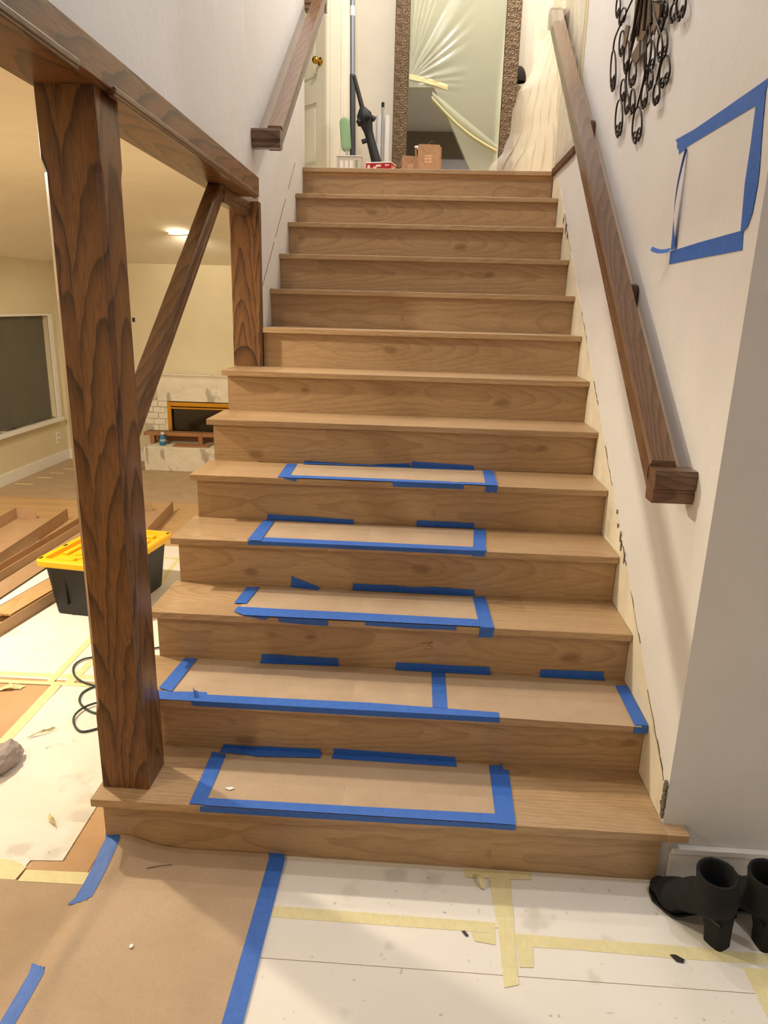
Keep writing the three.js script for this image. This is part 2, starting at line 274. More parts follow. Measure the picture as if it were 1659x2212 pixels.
// ---------------------------------------------------------------- staircase
{
  const st = grp('staircase', 'pale oak staircase of thirteen steps between two white walls', 'staircase');
  for (let k = 1; k <= 13; k++) {
    const zn = -(k - 1) * D, y = k * H, open = k <= 7, xl = open ? -1.618 : k === 8 ? -1.486 : -1.4985;
    const zb = k === 13 ? -3.06 : -k * D - OV - 0.006;
    const off = [k * 0.71, k * 0.13];
    let g;
    if (k === 1) { // lowest tread has an ear that laps past the corner of the wall
      const s = [[-1.618, 0], [0.058, 0], [0.058, -0.044], [-0.0035, -0.044], [-0.0035, zb], [-1.618, zb]];
      g = plate(s.map(p => [p[0], p[1]]).reverse(), 'y', y - TT, TT, 'x');
    } else g = box(xl, -0.0035, y - TT, y, zb, zn, 'x', 0.0022, off);
    mesh(g, treadMat[k % 3], 'tread', st);
    mesh(box(open ? -1.598 : k === 8 ? -1.486 : -1.4985, k === 1 ? -0.001 : -0.0035, (k - 1) * H + (k === 1 ? 0 : 0.0005), y - TT, zn - OV - 0.016, zn - OV, 'x', 0, [k * 0.47, 0.03 - (k - 1) * H]), riserMat[(k * 3) % 4], 'riser', st);
  }
  // closed side of the open steps
  const S = []; S.push([-0.046, 0.0]); for (let k = 1; k <= 7; k++) { S.push([-(k - 1) * D - 0.047, k * H - TT - 0.001], [-k * D - 0.047, k * H - TT - 0.001]); } S.push([-1.776, 1.23], [-1.776, 0.0]);
  const g = plate(S, 'x', -1.597, 0.02, 'z'); mesh(g, wallMat, 'side_panel', st);
  // pencil mark on the third riser
  mesh(tube([[-0.691, 0.459, -0.5252], [-0.653, 0.463, -0.5252], [-0.662, 0.456, -0.5252], [-0.668, 0.452, -0.5252], [-0.655, 0.448, -0.5252], [-0.652, 0.443, -0.5252], [-0.664, 0.438, -0.5252], [-0.68, 0.437, -0.5252]], 0.0006, 60, 4), std({ color: 0x2d2218, roughness: 1 }), 'pencil_mark', st);
}
// ---------------------------------------------------------------- posts, beam, handrails
function chamferPost(w, d, y0, y1, c, a, b) {
  const ys = [[y0, 0.0015], [a, 0.0015], [a + 0.03, c], [b - 0.03, c], [b, 0.0015], [y1, 0.0015]];
  const rings = ys.map(([y, q]) => { const X = w / 2, Z = d / 2; return [[X - q, y, Z], [X, y, Z - q], [X, y, -Z + q], [X - q, y, -Z], [-X + q, y, -Z], [-X, y, -Z + q], [-X, y, Z - q], [-X + q, y, Z]]; });
  const g = noIdx(loft(rings)); g.computeVertexNormals(); return uvm(g, 'y', [0.2, 0.02]);
}
{
  const o = thing(chamferPost(0.138, 0.123, 0.182, 2.004, 0.012, 0.42, 1.855), darkOak, 'newel_post', 'tall dark oak newel post with chamfered edges standing on the lowest tread', 'post');
  o.position.set(-1.537, 0, -0.1175);
  const p = thing(uvm(chamferPost(0.135, 0.046, 1.2615, 1.985, 0.004, 1.4, 1.9), 'y', [1.31, 0.105]), darkOak, 'newel_post', 'short dark oak half post standing on the seventh tread at the end of the wall', 'post');
  p.position.set(-1.556, 0, -1.7515);
}
{ // flat beam with a moulded lower edge under the wall above
  const b = grp('ceiling_beam', 'horizontal dark oak beam with a moulded edge under the upper left wall', 'beam', [0, 1.985, -0.8]);
  b.rotation.x = -0.0165;
  mesh(uvm(noIdx(new RoundedBoxGeometry(0.176, 0.076, 4.9, 2, 0.003)).translate(-1.532, 0.045, 1.7 ), 'z', [0.3, 0.16]), darkOak, 'beam_board', b);
  mesh(merge([box(-1.462, -1.438, 0.0, 0.016, 0.87, 4.15, 'z', 0.004), box(-1.458, -1.441, -0.006, 0.004, 0.87, 4.15, 'z', 0.003), box(-1.462, -1.438, 0.0, 0.016, -0.7, 0.70, 'z', 0.004), box(-1.458, -1.441, -0.006, 0.004, -0.7, 0.70, 'z', 0.003)]), railOak, 'moulding', b);
}
function railShape(w, T) { // rounded top, two grooves on each side
  const h = w / 2, s = new THREE.Shape(), P = [[h * 0.75, 0], [h * 0.8, T * 0.1], [h * 0.86, T * 0.13], [h * 0.86, T * 0.3], [h * 0.78, T * 0.34], [h * 0.8, T * 0.4], [h, T * 0.46], [h, T * 0.88], [h * 0.86, T], [-h * 0.86, T], [-h, T * 0.88], [-h, T * 0.46], [-h * 0.8, T * 0.4], [-h * 0.78, T * 0.34], [-h * 0.86, T * 0.3], [-h * 0.86, T * 0.13], [-h * 0.8, T * 0.1], [-h * 0.75, 0]];
  P.forEach((p, i) => i ? s.lineTo(...p) : s.moveTo(...p)); return s;
}
function railGeo(w, T, len, off = 0) { const g = noIdx(new THREE.ExtrudeGeometry(railShape(w, T), { depth: len, bevelEnabled: false })); g.computeVertexNormals(); return uvm(g, 'z', [off, 0.02]); }
function slopedRail(grpO, name, x, z0, y0, z1, slope, w, T, off) { // plumb cut ends
  const g = railGeo(w, T * Math.hypot(1, slope), z0 - z1, off), p = g.attributes.position;
  for (let i = 0; i < p.count; i++) p.setXYZ(i, -p.getX(i), p.getY(i) + slope * p.getZ(i), -p.getZ(i));
  g.computeVertexNormals(); const m = mesh(g, railOak, name, grpO); m.position.set(x, y0, z0); return m;
}
function crossRail(grpO, name, x0, x1, y, z, w, T, off) { const m = mesh(railGeo(w, T, x1 - x0, off), railOak, name, grpO); m.rotation.y = Math.PI / 2; m.position.set(x0, y, z); return m; }
{
  const r = grp('handrail', 'long dark oak handrail on brackets along the right stair wall', 'handrail');
  slopedRail(r, 'rail', -0.073, -0.225, 1.07, -2.93, 0.735, 0.07, 0.085, 0.1);
  crossRail(r, 'rail_return', -0.108, -0.001, 1.072, -0.2, 0.07, 0.088, 0.7);
  crossRail(r, 'rail_return', -0.108, -0.001, 3.06, -2.93, 0.07, 0.085, 1.2);
  for (const [z, y] of [[-0.94, 1.575], [-1.93, 2.3]]) mesh(box(-0.07, -0.0005, y - 0.02, y + 0.07, z - 0.035, z + 0.035, 'y', 0.012), railOak, 'bracket', r);
  const l = grp('handrail', 'dark oak handrail on the upper left stair wall with a squared return', 'handrail');
  slopedRail(l, 'rail', -1.408, -1.72, 2.19, -3.14, 0.735, 0.068, 0.08, 0.55);
  crossRail(l, 'rail_return', -1.4995, -1.374, 2.192, -1.69, 0.06, 0.075, 1.6);
  crossRail(l, 'rail_return', -1.4995, -1.374, 3.19, -3.1, 0.06, 0.08, 0.3);
  const m = grp('handrail', 'short dark oak handrail running from the tall newel post up to the beam', 'handrail');
  slopedRail(m, 'rail', -1.551, -0.178, 1.055, -1.30, 0.785, 0.052, 0.072, 0.9);
  const f = mesh(railGeo(0.052, 0.06, 0.42, 0.2), railOak, 'rail_return', m); f.position.set(-1.551, 1.925, -1.727);
}
// ---------------------------------------------------------------- papers and tapes on the steps
const nth = ['', 'lowest', 'second', 'third', 'fourth', 'fifth'];
const PAPER = [[1, [[-1.315, -0.262], [-0.43, -0.262], [-0.43, -0.012], [-1.318, -0.012]]], [2, [[-1.49, -0.515], [-0.03, -0.515], [-0.025, -0.239], [-0.2, -0.243], [-0.44, -0.2485], [-1.5, -0.256]]], [3, [[-1.325, -0.76], [-0.48, -0.76], [-0.475, -0.51], [-1.318, -0.51]]], [4, [[-1.31, -1.008], [-0.475, -1.008], [-0.48, -0.756], [-1.31, -0.756]]], [5, [[-1.26, -1.256], [-0.437, -1.256], [-0.44, -1.005], [-1.25, -1.005]]]];
for (const [k, P] of PAPER) thing(plate(P, 'y', k * H + 0.0003, 0.0012), kraft, 'paper_cover', k === 2 ? 'wide brown paper taped across the whole second tread' : `brown paper rectangle taped onto the ${nth[k]} tread`, 'paper', 'brown papers protecting the treads');
const T0 = 0.0017; let layer = 0; const lift = () => (layer = (layer + 1) % 4) * 0.0008;
// side strip lying on a tread, optionally folded down over the nosing
function tapeOn(k, P, label, nose) { const e = lift(), L = [plate(P, 'y', k * H + T0 + 0.0006 + e, 0.0006, 'z')]; if (nose) for (const q of nose) L.push(plate(q, 'z', -(k - 1) * D + 0.0005 + e, 0.0006)); return thing(merge(L), blueTape, 'painters_tape', label, 'tape', 'blue tape strips on the stair'); }
// strip folded into the corner between tread and riser
function tapeBack(k, xa, xb, hA, hB, dA, dB, label, jag = 0) {
  const e = lift(), zr = -k * D - OV, y = k * H; const up = [[xa, y + 0.001], [xb, y + 0.001], [xb - 0.002, y + hB]]; for (let i = 1; i < 6; i++) up.push([xb + (xa - xb) * i / 6, y + mix(hB, hA, i / 6) + (rnd() - 0.5) * jag]); up.push([xa + 0.002, y + hA]);
  return thing(merge([plate(up, 'z', zr + 0.0004 + e, 0.0006), plate([[xa, zr + 0.0008], [xb, zr + 0.0008], [xb + 0.003, zr + dB], [xa - 0.002, zr + dA]], 'y', y + T0 + 0.0009 + e, 0.0006)]), blueTape, 'painters_tape', label, 'tape', 'blue tape strips on the stair');
}
const jagX = (x, z0, z1, n = 5, a = 0.004) => Array.from({ length: n + 1 }, (_, i) => [x + (i % 2 ? a : -a) * rnd(), z0 + (z1 - z0) * i / n]);
tapeOn(1, [[-1.338, -0.248], [-1.291, -0.24], [-1.288, -0.0035], [-1.333, -0.0035]], 'blue tape strip down the left side of the lowest tread paper');
tapeBack(1, -1.312, -1.19, 0.014, 0.012, 0.03, 0.04, 'short blue tape piece at the back left corner of the lowest tread paper');
tapeBack(1, -1.2, -0.997, 0.014, 0.017, 0.043, 0.03, 'blue tape strip along the lowest tread back edge overlapping a shorter piece');
tapeBack(1, -0.957, -0.57, 0.021, 0.015, 0.028, 0.033, 'long blue tape strip at the back of the lowest tread right of a gap');
tapeOn(1, [[-0.466, -0.263], [-0.436, -0.263], [-0.426, -0.277], [-0.424, -0.245], [-0.407, -0.241], [-0.414, 0.0005], [-0.468, 0.0005]], 'blue tape strip down the right side of the lowest tread paper', [[[-0.485, 0.166], [-0.414, 0.166], [-0.414, 0.1822], [-0.485, 0.1822]]]);
tapeOn(1, [[-1.29, -0.031], [-0.85, -0.034], [-0.44, -0.039], [-0.44, 0.0006], [-1.29, 0.0006]], 'long blue tape strip folded over the front edge of the lowest tread', [[[-1.3, 0.163], [-0.84, 0.165], [-0.48, 0.168], [-0.48, 0.1822], [-1.3, 0.1822]]]);
tapeOn(2, [[-1.505, -0.511], [-1.461, -0.512], [-1.474, -0.292], [-1.521, -0.309]], 'blue tape strip down the left side of the second tread paper');
tapeOn(2, [[-1.53, -0.299], [-1.479, -0.294], [-1.365, -0.302], [-1.357, -0.287], [-0.844, -0.291], [-0.607, -0.282], [-0.447, -0.275], [-0.447, -0.2465], [-1.53, -0.2465]], 'long blue tape strip folded over the front edge of the second tread', [[[-1.392, 0.345], [-0.84, 0.343], [-0.446, 0.345], [-0.446, 0.3622], [-1.40, 0.3622]]]);
tapeBack(2, -1.24, -0.971, 0.028, 0.027, 0.02, 0.013, 'blue tape strip at the back of the second tread near the newel post', 0.002);
tapeBack(2, -0.775, -0.453, 0.022, 0.023, 0.021, 0.021, 'blue tape strip at the back of the second tread forming a tee', 0.002);
tapeBack(2, -0.285, -0.072, 0.024, 0.028, 0.018, 0.02, 'blue tape strip at the back of the second tread near the right wall', 0.002);
tapeOn(2, [[-0.652, -0.519], [-0.606, -0.511], [-0.604, -0.284], [-0.65, -0.286]], 'blue tape strip crossing the second tread from back to front');
tapeOn(2, [[-0.044, -0.477], [-0.005, -0.481], [-0.005, -0.246], [-0.045, -0.246]], 'blue tape strip on the second tread against the right wall', [[[-0.045, 0.334], [-0.0045, 0.336], [-0.0045, 0.3622], [-0.045, 0.3622]]]);
{ const g = surf((u, v) => [-1.392 + 0.018 * u - 0.012 * v, 2 * H + 0.003 + 0.026 * v * (1 - 0.5 * u), -0.262 - 0.028 * v + 0.012 * Math.sin(u * 2.5) * v], 8, 8); thing(g, (() => { const m = blueTape.clone(); m.side = THREE.DoubleSide; return m; })(), 'tape_end', 'lifted blue tape end curling up from the second tread front edge', 'tape'); }
tapeOn(3, [[-1.339, -0.74], [-1.292, -0.745], [-1.304, -0.591], [-1.347, -0.59]], 'short blue tape strip at the left side of the third tread paper');
tapeOn(3, [[-1.325, -0.56], [-1.15, -0.557], [-0.899, -0.556], [-0.5, -0.55], [-0.5, -0.494], [-1.29, -0.494], [-1.329, -0.523]], 'blue tape strip with torn lower edge over the third tread front', [[[-1.285, 0.5422], [-1.214, 0.532], [-1.2, 0.5422]], [[-1.169, 0.527], [-1.09, 0.522], [-1.004, 0.521], [-1.004, 0.5422], [-1.172, 0.5422]], [[-0.88, 0.53], [-0.7, 0.526], [-0.578, 0.529], [-0.578, 0.5422], [-0.88, 0.5422]]]);
tapeOn(3, [[-0.509, -0.747], [-0.463, -0.76], [-0.454, -0.494], [-0.501, -0.494]], 'blue tape strip down the right side of the third tread hanging below the nosing', [[[-0.503, 0.505], [-0.456, 0.507], [-0.452, 0.5422], [-0.501, 0.5422]]]);
tapeBack(3, -1.18, -1.075, 0.043, 0.004, 0.014, 0.033, 'small triangular blue tape scrap in the back corner of the third tread');
tapeBack(3, -0.95, -0.502, 0.024, 0.021, 0.017, 0.021, 'long wrinkled blue tape strip along the back of the third tread', 0.009);
tapeOn(4, [[-1.329, -0.996], [-1.286, -0.998], [-1.284, -0.742], [-1.333, -0.742]], 'blue tape strip down the left side of the fourth tread paper', [[[-1.33, 0.708], [-1.284, 0.709], [-1.284, 0.7222], [-1.331, 0.7222]]]);
tapeOn(4, [[-1.29, -0.79], [-0.923, -0.787], [-0.47, -0.781], [-0.47, -0.742], [-1.29, -0.742]], 'long blue tape strip folded over the front edge of the fourth tread', [[[-1.29, 0.709], [-0.919, 0.708], [-0.51, 0.706], [-0.51, 0.7222], [-1.29, 0.7222]]]);
tapeOn(4, [[-0.499, -1.006], [-0.454, -1.006], [-0.474, -0.742], [-0.519, -0.742]], 'blue tape strip down the right side of the fourth tread paper', [[[-0.522, 0.702], [-0.476, 0.702], [-0.474, 0.7222], [-0.52, 0.7222]]]);
tapeBack(4, -1.32, -0.974, 0.024, 0.016, 0.013, 0.026, 'blue tape strip with crumpled end at the back of the fourth tread', 0.003);
tapeBack(4, -0.725, -0.497, 0.024, 0.022, 0.02, 0.019, 'short blue tape strip at the back right of the fourth tread paper', 0.002);
tapeOn(5, [[-1.28, -1.238], [-1.238, -1.245], [-1.226, -1.0], [-1.27, -0.992]], 'blue tape strip down the left side of the fifth tread paper');
tapeOn(5, [[-1.24, -1.033], [-0.767, -1.03], [-0.6, -1.028], [-0.595, -1.022], [-0.57, -1.022], [-0.565, -1.028], [-0.43, -1.026], [-0.43, -0.9905], [-1.24, -0.9905]], 'long blue tape strip along the front edge of the fifth tread', [[[-0.82, 0.8835], [-0.549, 0.8845], [-0.549, 0.9022], [-0.824, 0.9022]], [[-1.24, 0.897], [-1.2, 0.889], [-1.185, 0.9022], [-1.25, 0.9022]]]);
tapeOn(5, [[-0.459, -1.249], [-0.415, -1.25], [-0.419, -0.99], [-0.465, -0.99]], 'blue tape strip down the right side of the fifth tread paper', [[[-0.467, 0.877], [-0.45, 0.874], [-0.44, 0.879], [-0.424, 0.872], [-0.419, 0.9022], [-0.465, 0.9022]]]);
tapeBack(5, -1.212, -0.913, 0.012, 0.003, 0.03, 0.024, 'thin tapering blue tape strip at the back left of the fifth tread');
tapeBack(5, -0.911, -0.762, 0.008, 0.018, 0.026, 0.02, 'short torn blue tape piece in the middle of the fifth tread back edge');
tapeBack(5, -0.757, -0.493, 0.027, 0.018, 0.026, 0.02, 'blue tape strip at the right of the fifth tread back edge');
// blue tape frame on the right wall (plane x, points are [z,y])
const wallTape = (P, at, label) => thing(plate(P, 'x', at, -0.0008), blueTape, 'painters_tape', label, 'tape', 'blue tape frame on the right wall');
wallTape([[-0.714, 2.047], [-0.559, 2.041], [-0.35, 2.0425], [-0.144, 2.045], [-0.112, 2.046], [-0.12, 2.003], [-0.4, 2.005], [-0.592, 2.006], [-0.663, 1.998], [-0.672, 2.012], [-0.69, 2.02], [-0.695, 2.035]].reverse(), -0.0005, 'top strip of the blue tape frame on the right wall');
wallTape([[-0.118, 2.03], [-0.104, 1.946], [-0.085, 1.86], [-0.082, 1.829], [-0.086, 1.771], [-0.101, 1.743], [-0.133, 1.731], [-0.152, 1.842], [-0.153, 1.928], [-0.16, 2.03]].reverse(), -0.0014, 'vertical tape strip of the wall frame close to the wall corner');
wallTape([[-0.627, 1.729], [-0.4, 1.735], [-0.121, 1.739], [-0.111, 1.695], [-0.4, 1.694], [-0.624, 1.692]].reverse(), -0.0005, 'bottom strip of the blue tape frame on the right wall');
{ // narrow twisted strip with a curled end
  const dm = blueTape.clone(); dm.side = THREE.DoubleSide;
  const g = surf((u, v) => { const w = mix(0.012, 0.045, v * v), a = 0.9 * (1 - v); return [-0.004 - 0.012 * Math.sin(v * 3.14) - Math.sin(a) * (u - 0.5) * w, 2.0 - v * 0.268, mix(-0.595, -0.594, v) + (u - 0.5) * w * Math.cos(a)]; }, 4, 24);
  const c = surf((u, v) => [-0.004 - 0.03 * v - 0.006 * u, 1.738 - 0.012 * u + 0.02 * Math.pow(v, 2.5) - 0.01 * v, -0.614 - 0.085 * v], 3, 12);
  thing(merge([g, c]), dm, 'painters_tape', 'thin twisted tape strip of the wall frame with a curled end', 'tape', 'blue tape frame on the right wall');
}
// ---------------------------------------------------------------- floor coverings
const sheet = (P, label, y = 0.0002, t = 0.002, m = sheetMat, cat = 'floor cover', name = 'floor_sheet') => thing(plate(P, 'y', y, t), m, name, label, cat, cat === 'floor cover' ? 'protective sheets on the floor' : undefined);
sheet([[-1.09, -0.029], [-0.452, -0.029], [-0.452, 0.172], [-1.09, 0.168]], 'white cover sheet between the brown runner and the crossing masking tape');
sheet([[-0.450, -0.029], [0.02, -0.028], [0.16, 0.0], [1.2, 0.03], [1.2, 0.206], [-0.450, 0.206]], 'white cover sheet under the black boots beside the stair');
sheet([[-1.09, 0.17], [-0.452, 0.174], [-0.452, 0.208], [1.2, 0.208], [1.2, 0.3085], [-1.09, 0.3085]], 'narrow white cover sheet between the masking tape seam and a fold');
sheet([[-1.09, 0.3105], [1.2, 0.3105], [1.2, 1.15], [-1.09, 1.15]], 'large white cover sheet below the fold in front of the stair');
sheet([[-2.165, -0.885], [-1.90, -0.885], [-1.72, -0.3], [-1.700, -0.19], [-1.694, 0.046], [-1.785, 0.052], [-1.80, 0.2], [-2.165, 0.2]], 'creased white cover sheet lying left of the tall newel post', 0.0002, 0.004);
sheet([[-3.3, -2.66], [-1.64, -2.66], [-1.64, -0.93], [-3.3, -0.93]], 'large white cover sheet under the storage tote and cartons');
sheet([[-3.4, -0.868], [-2.195, -0.89], [-2.195, 0.9], [-3.4, 0.9]], 'warm brown paper sheet edged with masking tape in the living room', 0.0002, 0.0015, kraftWarm);
sheet([[-4.234, -5.134], [-1.63, -5.134], [-1.63, -3.69], [-4.234, -3.69]], 'brown paper covering the far living room floor by the hearth', 0.0002, 0.0015, kraft);
sheet([[-2.4, 0.13], [-1.555, 0.125], [-1.555, 1.15], [-2.4, 1.15]], 'brown paper sheet left of the taped runner', 0.0045, 0.0012, kraft);
{ // runner from the lowest riser towards the door, lifting at its back left corner
  const hgt = (x, z) => 0.006 + 0.034 * Math.exp(-Math.pow((x + 1.545) / 0.085, 2)) * sst(0.13, -0.035, z) + 0.012 * Math.exp(-Math.pow((x + 1.545) / 0.03, 2)) * sst(0.02, 0.12, z) * (0.5 + 0.5 * vn(z * 9, 2, 5)) + 0.004 * (fbm(x * 6, z * 6, 7) - 0.3);
  const g = surf((u, v) => { const z = mix(-0.027, 1.15, v), x = mix(-1.592, -1.082, u); return [x, hgt(x, z), z]; }, 60, 120);
  uvm(g, 'x'); const m = kraft.clone(); m.side = THREE.DoubleSide;
  thing(g, m, 'paper_runner', 'brown paper runner with blue taped edges lifting at the lowest riser', 'paper');
  const strip = (x0, x1, z0, z1, label, jag) => { const q = surf((u, v) => { const zz = mix(z0, z1, v); const x = mix(x0, x1, u) + (v === 0 || v === 1 ? (u * 7 % 1 - 0.5) * jag : 0); return [x, Math.max(hgt(clamp(x, -1.59, -1.083), zz), 0.006) + 0.0012, zz + (v === 0 ? -(1 - u) * jag : v === 1 ? (1 - u) * jag : 0)]; }, 10, 60); uvm(q, 'z'); const mm = blueTape.clone(); mm.side = THREE.DoubleSide; return thing(q, mm, 'painters_tape', label, 'tape', 'blue tape along the brown runner'); };
  strip(-1.594, -1.548, -0.02, 0.178, 'blue tape strip on the lifted left edge of the runner next to the stair', 0.02);
  strip(-1.596, -1.558, 0.39, 1.0, 'blue tape strip on the left edge of the runner away from the stair', 0.015);
  strip(-1.109, -1.062, -0.026, 1.15, 'long blue tape strip joining the brown runner to the white sheet', 0.012);
}
const mask = (P, label, y = 0.0024, t = 0.0006) => thing(plate(P, 'y', y, t), maskTape, 'masking_tape', label, 'tape', 'masking tape on the floor covers');
mask([[-1.063, 0.151], [-0.473, 0.157], [-0.476, 0.19], [-1.061, 0.188]], 'cream masking tape seam between runner and the crossing tape');
mask([[-0.433, 0.187], [-0.274, 0.189], [-0.039, 0.189], [0.143, 0.195], [0.6, 0.2], [0.6, 0.235], [0.12, 0.227], [-0.042, 0.228], [-0.28, 0.223], [-0.425, 0.225]], 'cream masking tape seam running under the boot heels');
mask([[-0.477, -0.002], [-0.416, -0.001], [-0.425, 0.18], [-0.433, 0.333], [-0.468, 0.343], [-0.466, 0.2]], 'cream masking tape strip running away from the stair', 0.0031);
mask([[-0.546, -0.02], [-0.356, -0.026], [-0.358, 0.003], [-0.542, 0.01]], 'short masking tape piece lying across the end by the lowest riser', 0.0038);
mask([[-0.423, 0.225], [-0.385, 0.224], [-0.391, 0.283], [-0.425, 0.285]], 'small square masking tape patch beside the crossing seam', 0.0031);
mask([[-0.538, 0.193], [-0.478, 0.19], [-0.478, 0.226], [-0.53, 0.219]], 'small torn masking tape patch left of the crossing seam', 0.0031);
mask([[0.129, 0.24], [0.19, 0.24], [0.19, 1.1], [0.135, 1.1]], 'wide masking tape strip on the white sheet below the boot heel');
mask([[-2.6, -0.972], [-1.8, -0.99], [-1.8, -0.957], [-2.6, -0.938]], 'masking tape strip across the white sheet in front of the brown paper', 0.0024);
mask([[-2.6, -0.905], [-1.85, -0.913], [-1.85, -0.889], [-2.6, -0.878]], 'masking tape strip along the top edge of the warm brown paper', 0.0046);
mask([[-2.265, -1.6], [-2.231, -1.6], [-2.215, -0.9], [-2.245, -0.9]], 'masking tape strip pointing from the tote to the brown paper corner', 0.0033);
mask([[-2.15, -1.15], [-2.12, -1.15], [-2.13, -0.9], [-2.17, -0.9]], 'faint masking tape strip beside the coiled cord', 0.0033);
mask([[-2.212, -0.888], [-2.168, -0.88], [-2.157, -0.439], [-2.157, 0.15], [-2.2, 0.15], [-2.2, -0.439]], 'masking tape strip along the side of the warm brown paper', 0.0048);
mask([[-2.6, -2.459], [-2.0, -2.449], [-2.0, -2.42], [-2.6, -2.43]], 'masking tape seam behind the storage tote', 0.0024);
mask([[-2.215, -2.42], [-2.19, -2.42], [-2.15, -1.9], [-2.18, -1.9]], 'masking tape strip beside the storage tote towards the stair', 0.0024);
mask([[-1.777, 0.09], [-1.592, 0.085], [-1.592, 0.128], [-1.777, 0.131]], 'masking tape strip on the brown board beside the runner', 0.006);
mask([[-1.873, 0.056], [-1.839, 0.056], [-1.782, 0.077], [-1.791, 0.161], [-1.792, 0.193], [-1.9, 0.25]], 'ragged masking tape patch at the corner of the creased sheet', 0.0048);
{ // board under the creased sheet and beside the runner
  thing(plate([[-1.777, 0.053], [-1.69, 0.046], [-1.69, -0.3], [-1.605, -0.3], [-1.605, 0.2], [-1.777, 0.2]], 'y', 0.0001, 0.0018), kraftWarm, 'floor_board', 'tan board showing between the creased white sheet and the stair', 'board');
}
for (const [x, z, l, i] of [[-4.12, -4.08, 0.16, 0], [-4.07, -4.33, 0.14, 1], [-4.05, -4.51, 0.13, 2], [-4.02, -4.69, 0.12, 3], [-3.9, -4.93, 0.13, 4], [-4.0, -5.08, 0.1, 5]]) thing(plate(rect(x - l / 2, x + l / 2, z - 0.012, z + 0.012), 'y', 0.0019, 0.0006), maskTape, 'pale_dash', 'short pale dash on the far floor beside the baseboard', 'tape', 'pale dashes beside the baseboard');  // short flat pale strips, sharing the masking tape colour
// ---------------------------------------------------------------- small litter
{
  const dm = maskTape.clone(); dm.side = THREE.DoubleSide;
  const crumple = (x, z, l, a, label, y = 0.006) => { const g = surf((u, v) => { const t = u * l; return [x + Math.cos(a) * (t - l / 2) + Math.sin(a) * (v - 0.5) * 0.03 + 0.012 * (fbm(u * 5, v * 3, 3) - 0.5), y + 0.028 * fbm(u * 6 + x * 9, v * 4, 7) * Math.sin(Math.PI * clamp(u, 0.06, 0.94)), z + Math.sin(a) * (t - l / 2) + Math.cos(a) * (v - 0.5) * 0.03]; }, 24, 6); thing(g, dm, 'tape_scrap', label, 'scrap', 'crumpled masking tape scraps'); };
  crumple(-2.07, -0.545, 0.09, -0.7, 'crumpled masking tape scrap on the creased white sheet');
  crumple(-2.36, -0.84, 0.1, -0.3, 'peeled masking tape curl on the warm brown paper', 0.004);
  crumple(-1.80, -0.10, 0.05, 0.6, 'tiny masking tape curl near the edge of the creased sheet');
  const chip = (P, y, label, c, name = 'chip') => thing(plate(P, 'y', y, 0.002), std({ color: c, roughness: 0.8 }), name, label, 'scrap');
  chip([[-0.042, 0.22], [-0.028, 0.219], [-0.010, 0.232], [-0.016, 0.241], [-0.032, 0.238]], 0.004, 'dark leaf shaped chip lying by the masking tape near the boots', 0x2a2622);
  chip([[-0.562, 0.193], [-0.554, 0.191], [-0.545, 0.205], [-0.552, 0.207]], 0.004, 'dark grey chip at the masking tape seam', 0x45403a);
  const peel = maskTape.clone(); peel.side = THREE.DoubleSide; peel.color.set(0xf3efe6);
  thing(surf((u, v) => [-0.522 + 0.012 * u + 0.02 * v, 0.006 + 0.02 * Math.sin(v * 3.0), 0.0 + 0.05 * v], 3, 10), peel, 'paper_curl', 'white paper curl sticking up by the tee shaped masking tape', 'scrap');
  thing(tube([[-1.442, 0.0115, 0.062], [-1.41, 0.012, 0.05], [-1.375, 0.0115, 0.042]], 0.0009, 12, 5), std({ color: 0x3a2a1c, roughness: 0.9 }), 'wood_splinter', 'thin dark splinter lying on the brown runner', 'scrap');
  thing(new THREE.IcosahedronGeometry(0.005, 1).scale(1, 0.3, 1.3).translate(-1.385, 0.0105, 0.31), whitePaint, 'paint_flake', 'white paint flake on the brown runner', 'scrap');
  thing(plate([[-1.252, -0.078], [-1.232, -0.085], [-1.222, -0.078], [-1.236, -0.07]], 'y', 0.1835, 0.0015), whitePaint, 'paint_flake', 'white paint flake on the lowest tread paper', 'scrap');
  const cr = noIdx(new THREE.IcosahedronGeometry(0.05, 4)), p = cr.attributes.position;
  for (let i = 0; i < p.count; i++) { const x = p.getX(i), y = p.getY(i), z = p.getZ(i), k = 0.6 + 0.8 * fbm(x * 50 + 9, y * 50 + z * 37, 5, 3); p.setXYZ(i, x * k, Math.max(y * k * 0.9, -0.02), z * k * 1.7); }
  cr.computeVertexNormals(); cr.translate(-2.105, 0.026, -0.36);
  thing(cr, std({ color: 0x9b918c, roughness: 0.7 }), 'crumpled_bag', 'crumpled grey plastic bag on the creased white sheet', 'bag');
}
{ // cord
  const P = [[-1.70, -1.36], [-1.85, -1.27], [-1.97, -1.21], [-2.08, -1.16], [-2.138, -1.13], [-2.18, -1.104], [-2.193, -1.052], [-2.159, -0.974], [-2.103, -0.921], [-2.028, -0.891], [-1.92, -0.9], [-1.9, -0.93], [-1.96, -0.92], [-2.028, -0.88], [-2.052, -0.833], [-2.037, -0.771], [-1.988, -0.719], [-1.933, -0.691], [-1.86, -0.70], [-1.83, -0.75], [-1.87, -0.79], [-1.94, -0.765], [-1.99, -0.72], [-2.0, -0.653], [-1.974, -0.602], [-1.929, -0.567], [-1.87, -0.60], [-1.80, -0.66], [-1.72, -0.7]];
  thing(tube(P.map((p, i) => [p[0], 0.0095 + (i > 19 && i < 24 ? 0.006 : 0), p[1]]), 0.0042, 220, 8), std({ color: 0x2c3a34, roughness: 0.5 }), 'extension_cord', 'dark green cord looped on the floor behind the tall newel post', 'cord');
}
